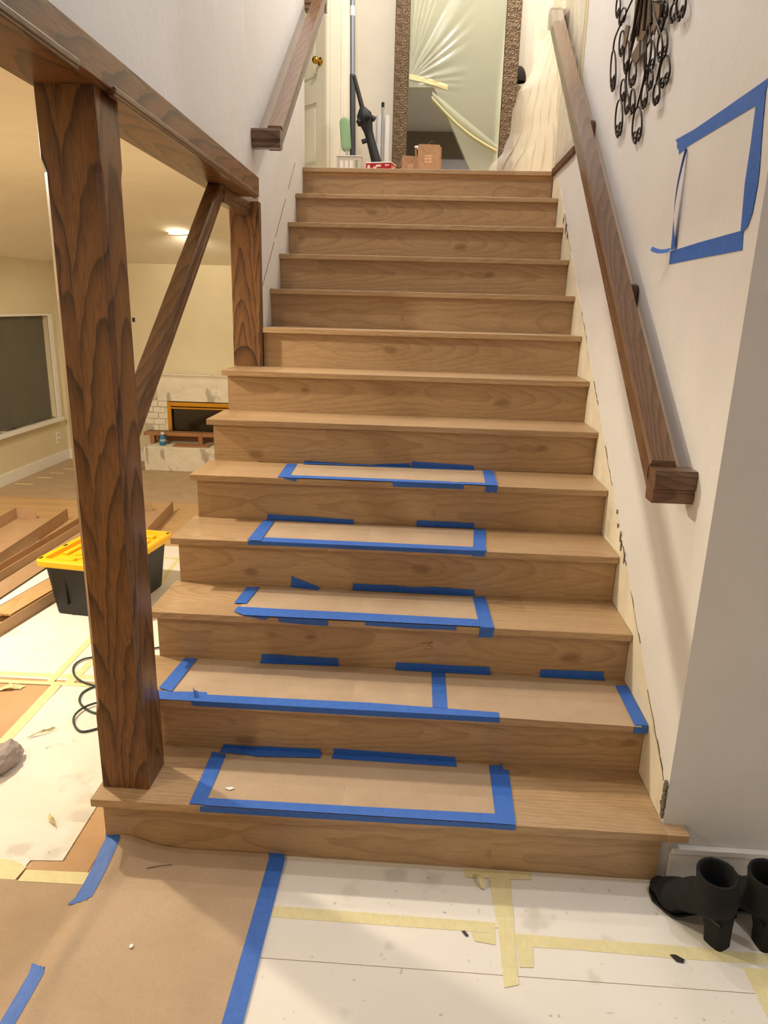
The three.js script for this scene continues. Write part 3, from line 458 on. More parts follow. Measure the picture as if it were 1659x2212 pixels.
// ---------------------------------------------------------------- storage tote
{
  const t = grp('storage_tote', 'black storage tote with a yellow lid on the white sheet behind the post', 'tote', [-2.345, 0.0022, -1.79]);
  t.rotation.y = -0.13;
  const ring = (hx, hz, y, r) => { const P = []; for (const [sx, sz, a0] of [[1, 1, 0], [-1, 1, 1], [-1, -1, 2], [1, -1, 3]]) for (let i = 0; i <= 4; i++) { const a = (a0 + i / 4) * Math.PI / 2; P.push([sx * (hx - r) + Math.cos(a) * r, y, sz * (hz - r) + Math.sin(a) * r]); } return P.reverse(); };
  let g = noIdx(loft([ring(0.165, 0.235, 0, 0.02), ring(0.17, 0.24, 0.008, 0.025), ring(0.195, 0.265, 0.255, 0.03), ring(0.205, 0.275, 0.26, 0.03), ring(0.205, 0.275, 0.278, 0.03)])); g.computeVertexNormals();
  mesh(uvm(g, 'x'), toteBlack, 'tub', t);
  for (const x of [-0.09, 0.02, 0.11]) mesh(box(x - 0.006, x + 0.006, 0.06, 0.25, 0.245, 0.262, 'y', 0.004), toteBlack, 'rib', t);
  let l = noIdx(loft([ring(0.222, 0.292, 0.268, 0.035), ring(0.226, 0.296, 0.275, 0.038), ring(0.226, 0.296, 0.297, 0.038), ring(0.22, 0.29, 0.304, 0.035), ring(0.19, 0.26, 0.304, 0.02), ring(0.184, 0.254, 0.284, 0.018)])); l.computeVertexNormals();
  const lid = mesh(uvm(l, 'x'), toteYellow, 'lid', t);
  for (const [x0, x1, z0, z1] of [[-0.15, -0.05, 0.2, 0.235], [0.05, 0.15, 0.2, 0.235], [-0.15, -0.05, -0.235, -0.2], [0.05, 0.15, -0.235, -0.2], [-0.165, -0.135, -0.15, 0.15], [0.135, 0.165, -0.15, 0.15]]) mesh(box(x0, x1, 0.283, 0.298, z0, z1, 'x', 0.004), toteYellow, 'lid_rib', lid);
  for (let i = -2; i <= 2; i++) { const b = mesh(box(-0.12, 0.12, 0.283, 0.290, -0.004, 0.004, 'x', 0.002), toteYellow, 'lid_rib', lid); b.rotation.y = 0.6; b.position.set(0, 0, i * 0.075); }
  for (const [x, z] of [[-0.206, 0.26], [-0.206, 0.06], [0.206, -0.26], [0.206, 0.26], [-0.206, -0.26]]) mesh(box(x - 0.006, x + 0.006, 0.298, 0.3052, z - 0.014, z + 0.014, 'x'), blackRubber, 'lid_hole', lid);
}
// ---------------------------------------------------------------- opened flooring cartons and planks
function openCarton(name, label, A, B, w, hL, hR, end, y0 = 0.0025) { // long tray from A to B (x,z), end = far end wall
  const o = grp(name, label, 'box', [A[0], y0, A[1]], 'opened flooring cartons'); const L = Math.hypot(B[0] - A[0], B[1] - A[1]); o.rotation.y = Math.atan2(-(B[1] - A[1]), B[0] - A[0]); // local +x to B, +z to the right-hand/near side
  mesh(box(0, L, 0, 0.004, -w / 2, w / 2, 'x'), cardboard, 'carton_bottom', o);
  mesh(box(0, L, 0.004, hL, -w / 2, -w / 2 + 0.004, 'x'), cardboard, 'carton_side', o);
  mesh(box(0, L, 0.004, hR, w / 2 - 0.004, w / 2, 'x'), cardboard, 'carton_side', o);
  if (end) { mesh(box(L - 0.004, L, 0.004, hL * 0.9, -w / 2 + 0.004, -w * 0.12, 'z'), cardboard, 'carton_end', o); mesh(box(L - 0.05, L - 0.004, hR * 0.55, hR, w / 2 - 0.012, w / 2 - 0.006, 'x'), cardboard, 'carton_flap', o); }
  return o;
}
openCarton('flooring_carton', 'wide opened cardboard flooring carton closest to the living room window', [-3.33, -1.6], [-3.44, -3.12], 0.37, 0.085, 0.085, true);
{ const o = openCarton('flooring_carton', 'long opened flooring carton with a folded out flap behind the storage tote', [-3.05, -1.5], [-3.03, -3.0], 0.165, 0.06, 0.115, true);
  const fl = mesh(box(0, 1.4, 0, 0.004, 0, 0.075, 'x'), cardboard, 'carton_flap', o); fl.position.set(0.03, 0.062, 0.086); fl.rotation.x = 0.55; }
openCarton('flooring_carton', 'cardboard carton end showing between the newel post and the stair', [-2.66, -2.78], [-2.72, -3.44], 0.26, 0.08, 0.08, true);
{
  const o = grp('flooring_carton', 'low carton tray holding a plank in front of the storage tote', 'box', [-2.80, 0.0025, -0.98], 'opened flooring cartons'); o.rotation.y = Math.atan2(0.94, 0.12);
  mesh(box(0, 0.96, 0, 0.004, -0.085, 0.085, 'x'), cardboard, 'carton_bottom', o); mesh(box(0, 0.96, 0.004, 0.06, 0.081, 0.085, 'x'), cardboard, 'carton_side', o); mesh(box(0, 0.96, 0.004, 0.045, -0.085, -0.081, 'x'), blackRubber, 'carton_liner', o);
  const p = thing(uvm(noIdx(new RoundedBoxGeometry(0.55, 0.012, 0.12, 1, 0.002)), 'x'), floorOak, 'floor_plank', 'short pale oak plank lying in the low carton tray', 'plank'); p.position.set(-2.713, 0.052, -1.70); p.rotation.y = Math.atan2(0.94, 0.12);
  const f = thing(noIdx(new RoundedBoxGeometry(1.1, 0.014, 0.1, 1, 0.003)), std({ color: 0xf1eee6, roughness: 0.6 }), 'foam_sheet', 'white foam strip lying between two cardboard cartons', 'sheet'); f.position.set(-2.868, 0.0095, -1.85); f.rotation.y = Math.atan2(0.94, 0.10);
}
// ---------------------------------------------------------------- fireplace
{
  const f = grp('fireplace', 'white painted brick fireplace with brass framed glass doors and raised hearth', 'fireplace', [0, 0, 0]);
  const brickPaint = std({ map: tex(512, 256, (u, v) => { const t = (fbm(u * 9, v * 9, 141, 5) - 0.5) * 26, s = sst(0.6, 0.75, fbm(u * 14, v * 3, 147, 4)) * 46, d = fbm(u * 34, v * 34, 149, 2) > 0.84 ? 30 : 0; return [222 + t - s - d, 214 + t - s - d, 196 + t - s - d]; }, true, 1.1, 0.5), roughness: 0.85 });
  const rawWood = std({ map: woodTex(512, 128, 1.2, 0.2, 151, [176, 128, 84], [128, 84, 50], { ...paleOpt }), roughness: 0.7 });
  mesh(box(-3.318, -1.64, 0.002, 0.228, -5.13, -4.75, 'x', 0.006), brickPaint, 'hearth', f);
  mesh(box(-3.25, -1.64, 0.628, 0.878, -5.149, -5.0, 'x', 0.004), brickPaint, 'mantel_panel', f);
  mesh(box(-3.25, -1.64, 0.872, 0.882, -5.149, -4.985, 'x', 0.002), brickPaint, 'mantel_trim', f);
  for (let i = 0; i < 5; i++) for (let j = 0; j < 2; j++) { const y = 0.345 + i * 0.0567, x0 = -3.36 + j * 0.115 - (i % 2) * 0.05; mesh(box(Math.max(x0, -3.38), Math.min(x0 + 0.108, -3.157), y, y + 0.052, -5.149, -5.0, 'x', 0.004, [i * 0.3, j * 0.2]), brickPaint, 'brick', f); }
  mesh(box(-3.38, -3.155, 0.34, 0.63, -5.149, -5.012, 'x'), brickPaint, 'mortar', f);
  mesh(merge([box(-3.155, -1.7, 0.582, 0.622, -5.02, -4.99, 'x', 0.004), box(-3.155, -1.7, 0.556, 0.574, -5.03, -4.995, 'x', 0.004), box(-3.155, -3.118, 0.325, 0.625, -5.02, -4.988, 'y', 0.004)]), brass, 'brass_frame', f);
  mesh(box(-3.118, -1.7, 0.325, 0.57, -5.05, -5.03, 'x'), darkGlass, 'glass_door', f);
  mesh(box(-3.38, -1.64, 0.305, 0.338, -5.149, -4.93, 'x', 0.003), rawWood, 'wood_rail', f);
  for (const x of [-3.3, -2.83, -2.4]) mesh(box(x - 0.02, x + 0.02, 0.2285, 0.305, -5.0, -4.93, 'y', 0.002), rawWood, 'wood_block', f);
  mesh(box(-3.3, -1.64, 0.2285, 0.305, -5.149, -5.1, 'x'), rawWood, 'wood_back', f);
  const sc = thing(box(-3.06, -2.72, 0.2295, 0.24, -4.92, -4.80, 'x', 0.002), rawWood, 'wood_offcut', 'flat brown wood offcut lying on the hearth', 'wood');
  const b = grp('spray_bottle', 'small blue plastic bottle standing on the hearth', 'bottle', [-3.17, 0.2283, -4.86]);
  const blue = std({ color: 0x2c6f9e, roughness: 0.35 });
  mesh(noIdx(new THREE.LatheGeometry([[0, 0], [0.026, 0], [0.029, 0.006], [0.029, 0.07], [0.024, 0.088], [0.012, 0.098], [0.012, 0.106], [0, 0.106]].map(p => new THREE.Vector2(...p)), 20)), blue, 'bottle_body', b);
  mesh(noIdx(new THREE.CylinderGeometry(0.016, 0.018, 0.022, 16)).translate(0, 0.114, 0), std({ color: 0xd8d4c8, roughness: 0.5 }), 'cap', b);
  mesh(noIdx(new THREE.CylinderGeometry(0.0295, 0.0295, 0.022, 20, 1, true)).translate(0, 0.05, 0), std({ color: 0xa9bccb, roughness: 0.6 }), 'bottle_label', b);
  thing(box(-3.50, -3.475, 1.345, 1.385, -5.1495, -5.147, 'y'), std({ color: 0x222838, roughness: 0.6 }), 'tape_tab', 'small dark blue tape tab on the living room back wall', 'tape');
  const ou = grp('wall_outlet', 'white double socket on the wall under the dark window', 'outlet', [-4.2495, 0.24, -4.975]);
  mesh(box(0, 0.005, -0.057, 0.057, -0.035, 0.035, 'y', 0.002), whitePaint, 'outlet_plate', ou); for (const y of [-0.025, 0.025]) mesh(box(0.005, 0.0065, y - 0.014, y + 0.014, -0.014, 0.014, 'y', 0.003), std({ color: 0xb9b2a2, roughness: 0.5 }), 'outlet_socket', ou);
}
// ---------------------------------------------------------------- iron wall scrollwork
{
  const a = grp('wall_ornament', 'dark wrought iron scroll ornament hanging on the right wall', 'wall decor', [0, 0, 0]);
  const LOOPS = [[-1.146, 2.182, 0.079, 0.061, -0.026], [-1.412, 2.263, 0.071, 0.07, -0.031], [-0.917, 2.22, 0.045, 0.033, -0.014], [-0.884, 2.274, 0.069, 0.046, -0.02], [-0.93, 2.36, 0.068, 0.048, -0.02], [-0.769, 2.414, 0.055, 0.044, -0.018], [-0.863, 2.425, 0.042, 0.027, -0.011], [-0.946, 2.46, 0.037, 0.028, -0.012], [-1.579, 2.471, 0.056, 0.081, -0.037], [-1.513, 2.546, 0.053, 0.047, -0.021], [-1.625, 2.706, 0.044, 0.04, -0.018], [-1.513, 2.636, 0.067, 0.028, -0.012], [-1.082, 2.369, 0.081, 0.054, -0.024], [-1.394, 2.464, 0.052, 0.06, -0.026], [-1.258, 2.373, 0.062, 0.047, -0.02], [-1.412, 2.359, 0.048, 0.041, -0.019], [-1.312, 2.289, 0.04, 0.037, -0.017], [-1.213, 2.272, 0.042, 0.044, -0.02], [-1.094, 2.26, 0.049, 0.041, -0.017], [-1.03, 2.293, 0.043, 0.035, -0.015], [-0.963, 2.423, 0.03, 0.022, -0.009]];
  const all = LOOPS.concat([[-0.80, 2.60, 0.07, 0.09, -0.02], [-1.66, 2.88, 0.06, 0.09, -0.02], [-1.0, 2.72, 0.08, 0.1, -0.02], [-1.45, 2.85, 0.08, 0.1, -0.02], [-0.85, 2.85, 0.07, 0.1, -0.02], [-1.22, 3.02, 0.09, 0.12, 0]]);
  all.forEach(([z, y, w, h, sk], n) => {
    const x = -0.010 - 0.004 * (n % 3), half = (sg) => { const Q = [];
      for (let i = 0; i <= 14; i++) { const t = i / 14 * (Math.PI - 0.22); Q.push([sg * Math.sin(t) * (0.86 + 0.14 * Math.cos(t + 2.2)), Math.cos(t)]); }
      const [ax, ay] = Q[Q.length - 1], cx = sg * 0.40, cy = -0.52, r0 = Math.hypot(ax - cx, ay - cy), a0 = Math.atan2(ay - cy, ax - cx);
      for (let i = 1; i <= 22; i++) { const q = i / 22, a = a0 - sg * q * 6.6, r = mix(r0, 0.10, Math.pow(q, 0.7)); Q.push([cx + Math.cos(a) * r * 0.85, cy + Math.sin(a) * r * 0.8]); }
      return Q; };
    const path = half(-1).reverse().concat(half(1).slice(1)).map(([a, b]) => [x, y + b * h, z + a * w + b * sk]);
    mesh(tube(path, 0.0034, 110, 6), blackIron, 'scroll', a);
    const cz = -1.2 + 0.35 * (z + 1.2), cy = Math.max(y + h + 0.1, 2.55), sgn = z < -1.2 ? -1 : 1;
    if (n % 2 === 0) mesh(tube([[x, y + h, z + sk], [x - 0.004, mix(y + h, cy, 0.3), mix(z, cz, 0.15) + sgn * 0.05], [x - 0.004, mix(y + h, cy, 0.7), mix(z, cz, 0.7) + sgn * 0.03], [x, cy, cz]], 0.0034, 24, 6), blackIron, 'stem', a);
  });
  const leaf = (P, x) => mesh(plate(P, 'x', x, -0.006), ironLeaf, 'leaf', a);
  leaf([[-1.30, 2.95], [-1.36, 2.7], [-1.33, 2.55], [-1.25, 2.47], [-1.174, 2.45], [-1.10, 2.5], [-1.05, 2.6], [-1.08, 2.8], [-1.2, 2.95]], -0.01);
  leaf([[-1.43, 2.58], [-1.45, 2.52], [-1.41, 2.50], [-1.38, 2.56]], -0.014); leaf([[-1.08, 2.52], [-1.03, 2.42], [-0.985, 2.46], [-1.0, 2.56]], -0.014); leaf([[-1.3, 2.44], [-1.24, 2.39], [-1.18, 2.4], [-1.2, 2.46]], -0.014);
  for (const z of [-1.32, -1.24, -1.16, -1.08]) mesh(tube([[-0.018, 2.48 + (z + 1.2) * -0.1, z], [-0.02, 2.65, z * 0.5 - 0.6], [-0.018, 2.9, -1.2]], 0.006, 16, 6), blackIron, 'leaf_vein', a);
}
// ---------------------------------------------------------------- landing: mirror, film, plastic
{
  const m = grp('floor_mirror', 'tall floor mirror in a hammered bronze frame leaning on the landing', 'mirror', [-0.588, 2.341, -3.87]);
  m.rotation.x = -0.03;
  const hammered = tex(256, 1024, (u, v) => { const a = Math.abs(fbm(u * 7, v * 34, 161, 3) - 0.5) * 2, b = Math.abs(vn(u * 16, v * 90, 167) - 0.5); const k = clamp(a * 1.2 + b * 0.6); return [k * 255, k * 255, k * 255]; }, false, 0.11, 0.55);
  const fm = std({ color: 0x66543e, roughness: 0.4, metalness: 0.55, bumpMap: hammered, bumpScale: 0.006 });
  const W = 0.424, w = 0.10;
  mesh(box(-W, -W + w, 0, 1.95, -0.02, 0.025, 'y', 0.008), fm, 'frame_side', m); mesh(box(W - w, W, 0, 1.95, -0.02, 0.025, 'y', 0.008), fm, 'frame_side', m);
  mesh(box(-W + w, W - w, 1.85, 1.95, -0.02, 0.025, 'x', 0.008), fm, 'frame_top', m); mesh(box(-W + w, W - w, 0, 0.06, -0.02, 0.025, 'x', 0.008), fm, 'frame_bottom', m);
  const gm = mesh(box(-W + w - 0.005, W - w + 0.005, 0.055, 1.855, -0.012, 0.0, 'x'), std({ color: 0xd9dad2, roughness: 0.02, metalness: 1 }), 'mirror_glass', m); gm.userData.label = 'silvered mirror glass';
  // clear film taped over most of the glass; it hangs free below a sagging tape edge
  const f = grp('mirror_film', 'clear plastic film with masking tape hanging over the floor mirror', 'plastic film', [-0.588, 2.341, -3.842]); f.rotation.x = -0.03;
  const X0 = -0.318, X1 = 0.318;
  const fold = (x, y) => { const a = Math.atan2(y - 0.70, x + 0.33), r = Math.hypot(x + 0.33, y - 0.70); return 0.006 * Math.sin(a * 34 + 2 * Math.sin(a * 9)) * sst(0.02, 0.2, r) * sst(0.48, 0.14, x + 0.33) * sst(0.55, 0.8, y) + 0.004 * (fbm(x * 5, y * 5, 9) - 0.5); };
  const low = (u) => { const x = mix(X0, X1, u); return u < 0.27 ? 0.665 : mix(0.665, 0.03, Math.pow((u - 0.27) / 0.53, 1.05)); };
  const g = surf((u, v) => { const x = mix(X0, X1, u), y = mix(Math.max(low(u), 0.02), 1.86, v); return [x, y, fold(x, y) + 0.004]; }, 90, 110);
  mesh(g, mirrorFilm, 'film', f);
  const dm = maskTape.clone(); dm.side = THREE.DoubleSide;
  mesh(surf((u, v) => { const x = mix(X0, -0.05, u), y = mix(0.73, 0.685, u) + (v - 0.5) * 0.034 - 0.05 * (u * u) * 0.4; return [x, y, fold(x, y) + 0.008]; }, 30, 3), dm, 'film_tape', f);
  mesh(surf((u, v) => { const x = mix(-0.158, 0.31, u), y = mix(0.60, 0.27, u) - 0.035 * Math.sin(u * 3.14) + (v - 0.5) * 0.016; return [x, y, 0.014 + 0.006 * Math.sin(v * 3)]; }, 40, 4), dm, 'film_edge', f);
  mesh(surf((u, v) => { const x = mix(-0.155, 0.31, u), y0 = mix(0.64, 0.31, u), y1 = mix(0.60, 0.27, u) - 0.035 * Math.sin(u * 3.14); return [x, mix(y0, y1, v), 0.006 + 0.012 * Math.sin(v * 3.1)]; }, 40, 6), mirrorFilm, 'film_fold', f);
}
{ // plastic dust sheet over the wall end and the top of the handrail
  const edge = [[3.75, 0.02], [3.40, -0.012], [3.30, -0.03], [3.09, -0.082], [2.95, -0.15], [2.87, -0.205], [2.75, -0.222], [2.62, -0.235], [2.52, -0.27], [2.45, -0.33], [2.36, -0.37]];
  const ex = (y) => { for (let i = 0; i < edge.length - 1; i++) { const [ya, xa] = edge[i], [yb, xb] = edge[i + 1]; if (y <= ya && y >= yb) return mix(xa, xb, (ya - y) / (ya - yb)); } return -0.2; };
  const g = surf((u, v) => { // u from the left loose edge to the right wall, v from top to the floor
    const y = mix(3.75, 2.352, v), xl = ex(y); const s = u; const x = mix(xl, -0.012, Math.min(1, s * 1.25) ** 0.85), zz = mix(-3.42, s > 0.8 ? -2.95 : -3.0, s) + (s > 0.8 ? (s - 0.8) * 0.2 : 0);
    const w1 = s * 17 + (3.1 - y) * 3.4 + 2.4 * fbm(s * 3, y * 2.2, 5), c = 0.034 * (Math.abs(Math.sin(w1)) - 0.5) * (1 - sst(0.75, 1, s)) + 0.03 * (fbm(s * 10, y * 5, 11, 4) - 0.5) + 0.024 * (Math.abs(Math.sin((y * 2.2 + s * 3.4) * 5 + 3 * fbm(s * 4, y * 4, 17))) - 0.5) * sst(3.2, 2.5, y);
    return [Math.min(x + c * 0.5, -0.006), y, zz + c];
  }, 90, 120);
  const h = surf((u, v) => { const y = mix(3.75, 2.36 + 0.03 * u, v), z = mix(-2.94, -2.365, u); return [-0.008 - 0.006 * (1 + Math.sin(u * 25 + y * 2)) - 0.008 * fbm(u * 8, y * 4, 21), y, z]; }, 60, 60);
  const k = surf((u, v) => { const x = mix(-0.19, -0.007, u), y = mix(3.75, 2.99 + 1.0 * Math.max(x + 0.12, -0.02) - 0.25 * Math.max(-0.12 - x, 0), v); return [x, y, -2.77 + 0.02 * (Math.abs(Math.sin(u * 6 + y * 5)) - 0.5) - 0.25 * Math.max(0, 0.35 - u) + 0.02 * fbm(u * 6, y * 6, 31)]; }, 30, 40);
  const o = grp('dust_sheet', 'crumpled translucent plastic dust sheet hanging beside the mirror over the handrail end', 'plastic sheet');
  mesh(g, plasticFilm, 'sheet_drape', o); mesh(h, plasticFilm, 'sheet_wall', o); mesh(k, plasticFilm, 'sheet_fold', o);
  const dm = maskTape.clone(); dm.side = THREE.DoubleSide; mesh(box(-0.0045, -0.001, 2.40, 3.75, -2.385, -2.345, 'y'), dm, 'sheet_tape', o);
  struct(box(-0.016, 0.0, 2.315, 2.352, -2.98, -2.33, 'z', 0.003), std({ map: railTex, roughness: 0.6, color: 0xffe0b8 }), 'trim_2');
}
// ---------------------------------------------------------------- things standing on the landing
{
  const Y = 2.341;
  const p = grp('telescopic_pole', 'long grey telescopic pole leaning in the landing corner', 'pole', [-1.262, Y, -3.62]);
  const grey = std({ color: 0x83878e, roughness: 0.4, metalness: 0.4 });
  p.rotation.z = 0.028; p.rotation.x = -0.13;
  mesh(noIdx(new THREE.CylinderGeometry(0.019, 0.02, 0.70, 16)).translate(0, 0.35, 0), std({ color: 0x3a3c40, roughness: 0.5 }), 'grip', p);
  mesh(noIdx(new THREE.CylinderGeometry(0.016, 0.016, 1.25, 16)).translate(0, 1.325, 0), grey, 'pole_tube', p);
  mesh(noIdx(new THREE.CylinderGeometry(0.0175, 0.0175, 0.06, 16)).translate(0, 1.09, 0), std({ color: 0xe6e2cf, roughness: 0.5 }), 'pole_label', p);
  const u = grp('umbrella', 'folded black umbrella leaning between the grey pole and the mirror', 'umbrella', [-1.055, Y, -3.5]);
  u.rotation.z = 0.30; u.rotation.x = -0.10;
  const bl = std({ color: 0x111214, roughness: 0.6 });
  mesh(noIdx(new THREE.LatheGeometry([[0, 0], [0.012, 0.0], [0.030, 0.03], [0.034, 0.1], [0.028, 0.28], [0.030, 0.33], [0.046, 0.40], [0.05, 0.44], [0.03, 0.47], [0.018, 0.485], [0, 0.49]].map(q => new THREE.Vector2(...q)), 12)), bl, 'canopy', u);
  mesh(noIdx(new THREE.CylinderGeometry(0.013, 0.016, 0.2, 12)).translate(0, 0.58, 0), bl, 'handle', u);
  mesh(box(-0.06, -0.02, 0.27, 0.295, -0.012, 0.012, 'x', 0.004), bl, 'strap', u);
  const fl = []; for (let i = 0; i < 5; i++) { const a = i / 5 * 6.28; fl.push(noIdx(new THREE.ConeGeometry(0.022, 0.07, 4)).rotateZ(0.5).translate(0.04, 0.42, 0).rotateY(a)); }
  mesh(merge(fl), bl, 'canopy_tips', u);
  const dst = grp('duster', 'green headed duster with a clear handle standing in the landing corner', 'duster', [-1.27, Y, -3.55]); dst.rotation.z = 0.10; dst.rotation.x = -0.1;
  const hd = noIdx(new THREE.CapsuleGeometry(0.034, 0.15, 6, 16)).scale(1, 1, 0.45).translate(-0.01, 0.31, 0); mesh(hd, std({ color: 0x93b48c, roughness: 0.9 }), 'duster_head', dst);
  mesh(noIdx(new THREE.CylinderGeometry(0.009, 0.009, 0.22, 10)).translate(-0.01, 0.11, 0), std({ color: 0xb9b9b4, roughness: 0.4 }), 'duster_handle', dst);
  const tubeRoll = (x, z, r, h, label, m) => thing(noIdx(new THREE.CylinderGeometry(r, r, h, 20)).translate(x, Y + h / 2, z), m, 'plastic_roll', label, 'roll', 'rolls beside the mirror');
  const wh = std({ color: 0xdcdcd8, roughness: 0.4 });
  { const r = tubeRoll(-1.085, -3.62, 0.026, 0.43, 'white printed roll standing beside the umbrella', std({ map: tex(128, 256, (a, b) => { const ink = (a > 0.42 && a < 0.6 && b > 0.35 && b < 0.95 && vn(a * 40, b * 60, 171) > 0.55) ? 110 : 0; return [226 - ink, 224 - ink, 222 - ink]; }), roughness: 0.5 })); }
  tubeRoll(-1.045, -3.66, 0.024, 0.44, 'white roll with a dark band standing against the mirror frame', wh);
  const ro = grp('thin_rod', 'thin grey rod with a black cap standing between the white rolls', 'rod', [-1.064, Y, -3.58]);
  mesh(noIdx(new THREE.CylinderGeometry(0.009, 0.009, 0.47, 12)).translate(0, 0.235, 0), std({ color: 0xa9a9a4, roughness: 0.4, metalness: 0.3 }), 'rod_shaft', ro);
  mesh(noIdx(new THREE.CylinderGeometry(0.01, 0.01, 0.03, 12)).translate(0, 0.485, 0), bl, 'rod_cap', ro);
  // small printed carton
  const cartonTex = tex(256, 128, (a, b) => { const sq = (c) => Math.abs(a - c) < 0.065 && Math.abs(b - 0.55) < 0.22; const w = sq(0.2) || sq(0.4) || sq(0.6); const gr = a > 0.76 && a < 0.86 && b > 0.3 && b < 0.8; return w ? [236, 234, 228] : gr ? [150, 160, 110] : [196, 192, 182]; });
  const c1 = grp('small_carton', 'small pale carton printed with three white squares at the landing edge', 'box', [-1.25, Y, -3.30]);
  mesh(noIdx(new THREE.BoxGeometry(0.155, 0.115, 0.10)).translate(0, 0.0575, 0), std({ map: cartonTex, roughness: 0.6 }), 'carton_body', c1); mesh(box(-0.08, 0.08, 0.113, 0.118, -0.052, 0.054, 'x', 0.001), whitePaint, 'carton_lid', c1);
  const redTex = tex(256, 128, (a, b) => { const w = vn(a * 9, b * 5, 181) > 0.66 && b > 0.15 && b < 0.85; return w ? [226, 205, 196] : [168, 30, 34]; });
  const c2 = grp('red_package', 'small red and white package lying at the landing edge', 'box', [-1.045, Y, -3.26]); c2.rotation.y = -0.2;
  mesh(noIdx(new THREE.BoxGeometry(0.165, 0.07, 0.12)).translate(0, 0.035, 0), std({ map: redTex, roughness: 0.4 }), 'package_body', c2); mesh(box(-0.084, 0.084, 0.068, 0.075, -0.062, 0.062, 'x', 0.002), whitePaint, 'package_top', c2);
  // paper bags
  const bagMat = std({ map: tex(256, 256, (a, b) => { const t = (fbm(a * 9, b * 9, 191, 4) - 0.5) * 24; const ink = a > 0.3 && a < 0.62 && ((b > 0.50 && b < 0.55) || (b > 0.58 && b < 0.63) || (b > 0.66 && b < 0.71)) && vn(a * 50, b * 30, 193) > 0.35 ? 46 : 0; return [176 + t + ink, 138 + t + ink, 104 + t + ink]; }), roughness: 0.85, side: THREE.DoubleSide });
  const bag = (name, label, x, z, w, d, h, tilt) => { const o = grp(name, label, 'bag', [x, Y, z], 'paper bags by the mirror'); o.rotation.y = tilt;
    const sh = []; const F = (a, b, c, e) => surf((u, v) => { const wob = 0.006 * (fbm(u * 4 + a[0] * 9, v * 4, 5) - 0.5) + 0.01 * Math.sin(u * 3.14) * v * 0.6; return [mix(mix(a[0], b[0], u), mix(c[0], e[0], u), v) + wob, mix(mix(a[1], b[1], u), mix(c[1], e[1], u), v) - 0.03 * v * u * (w > 0.16 ? 1 : 0.2), mix(mix(a[2], b[2], u), mix(c[2], e[2], u), v) + wob]; }, 8, 8);
    sh.push(F([-w / 2, 0, d / 2], [w / 2, 0, d / 2], [-w / 2, h, d / 2], [w / 2, h, d / 2]), F([w / 2, 0, -d / 2], [-w / 2, 0, -d / 2], [w / 2, h, -d / 2], [-w / 2, h, -d / 2]), F([w / 2, 0, d / 2], [w / 2, 0, -d / 2], [w / 2, h - 0.03, d / 2], [w / 2, h - 0.03, -d / 2]), F([-w / 2, 0, -d / 2], [-w / 2, 0, d / 2], [-w / 2, h, -d / 2], [-w / 2, h, d / 2]));
    mesh(merge(sh), bagMat, 'bag_body', o); return o; };
  const b1 = bag('paper_bag', 'brown paper bag with pale print and looped handle before the mirror', -0.742, -3.42, 0.142, 0.09, 0.215, -0.12);
  mesh(surf((u, v) => { const a = u * Math.PI; return [0.012 + 0.035 * Math.cos(a), 0.19 + 0.055 * Math.sin(a), -0.02 + (v - 0.5) * 0.022]; }, 20, 2), bagMat, 'bag_handle', b1);
  bag('paper_bag', 'smaller tan paper bag half hidden behind the handled bag', -0.868, -3.52, 0.115, 0.08, 0.165, 0.1);
  const br = grp('dish_brush', 'thin wooden brush with a white head standing behind the paper bags', 'brush', [-0.815, Y, -3.58]); br.rotation.z = 0.1;
  mesh(noIdx(new THREE.CylinderGeometry(0.006, 0.007, 0.225, 10)).translate(0, 0.1125, 0), std({ color: 0xa9825a, roughness: 0.6 }), 'brush_handle', br);
  mesh(noIdx(new THREE.SphereGeometry(0.022, 16, 10)).scale(1, 0.5, 0.7).rotateZ(-0.4).translate(0.012, 0.232, 0), whitePaint, 'brush_head', br);
  // hook with a dark cap beside the mirror
  const hk = grp('wall_hook', 'white wall hook with a dark cap hanging right of the mirror', 'hook', [-0.165, 2.98, -3.99]);
  mesh(tube([[0, 0, -0.05], [-0.005, -0.01, 0.0], [-0.03, -0.035, 0.03], [-0.06, -0.04, 0.05]], 0.011, 20, 8), whitePaint, 'hook_arm', hk);
  const cap = noIdx(new THREE.SphereGeometry(0.075, 20, 14, 0, 6.283, 0, 1.7)); mesh(cap.scale(0.7, 1.2, 0.6).translate(0.02, 0.11, 0), std({ color: 0x241c17, roughness: 0.8, side: THREE.DoubleSide }), 'dark_cap', hk);
}
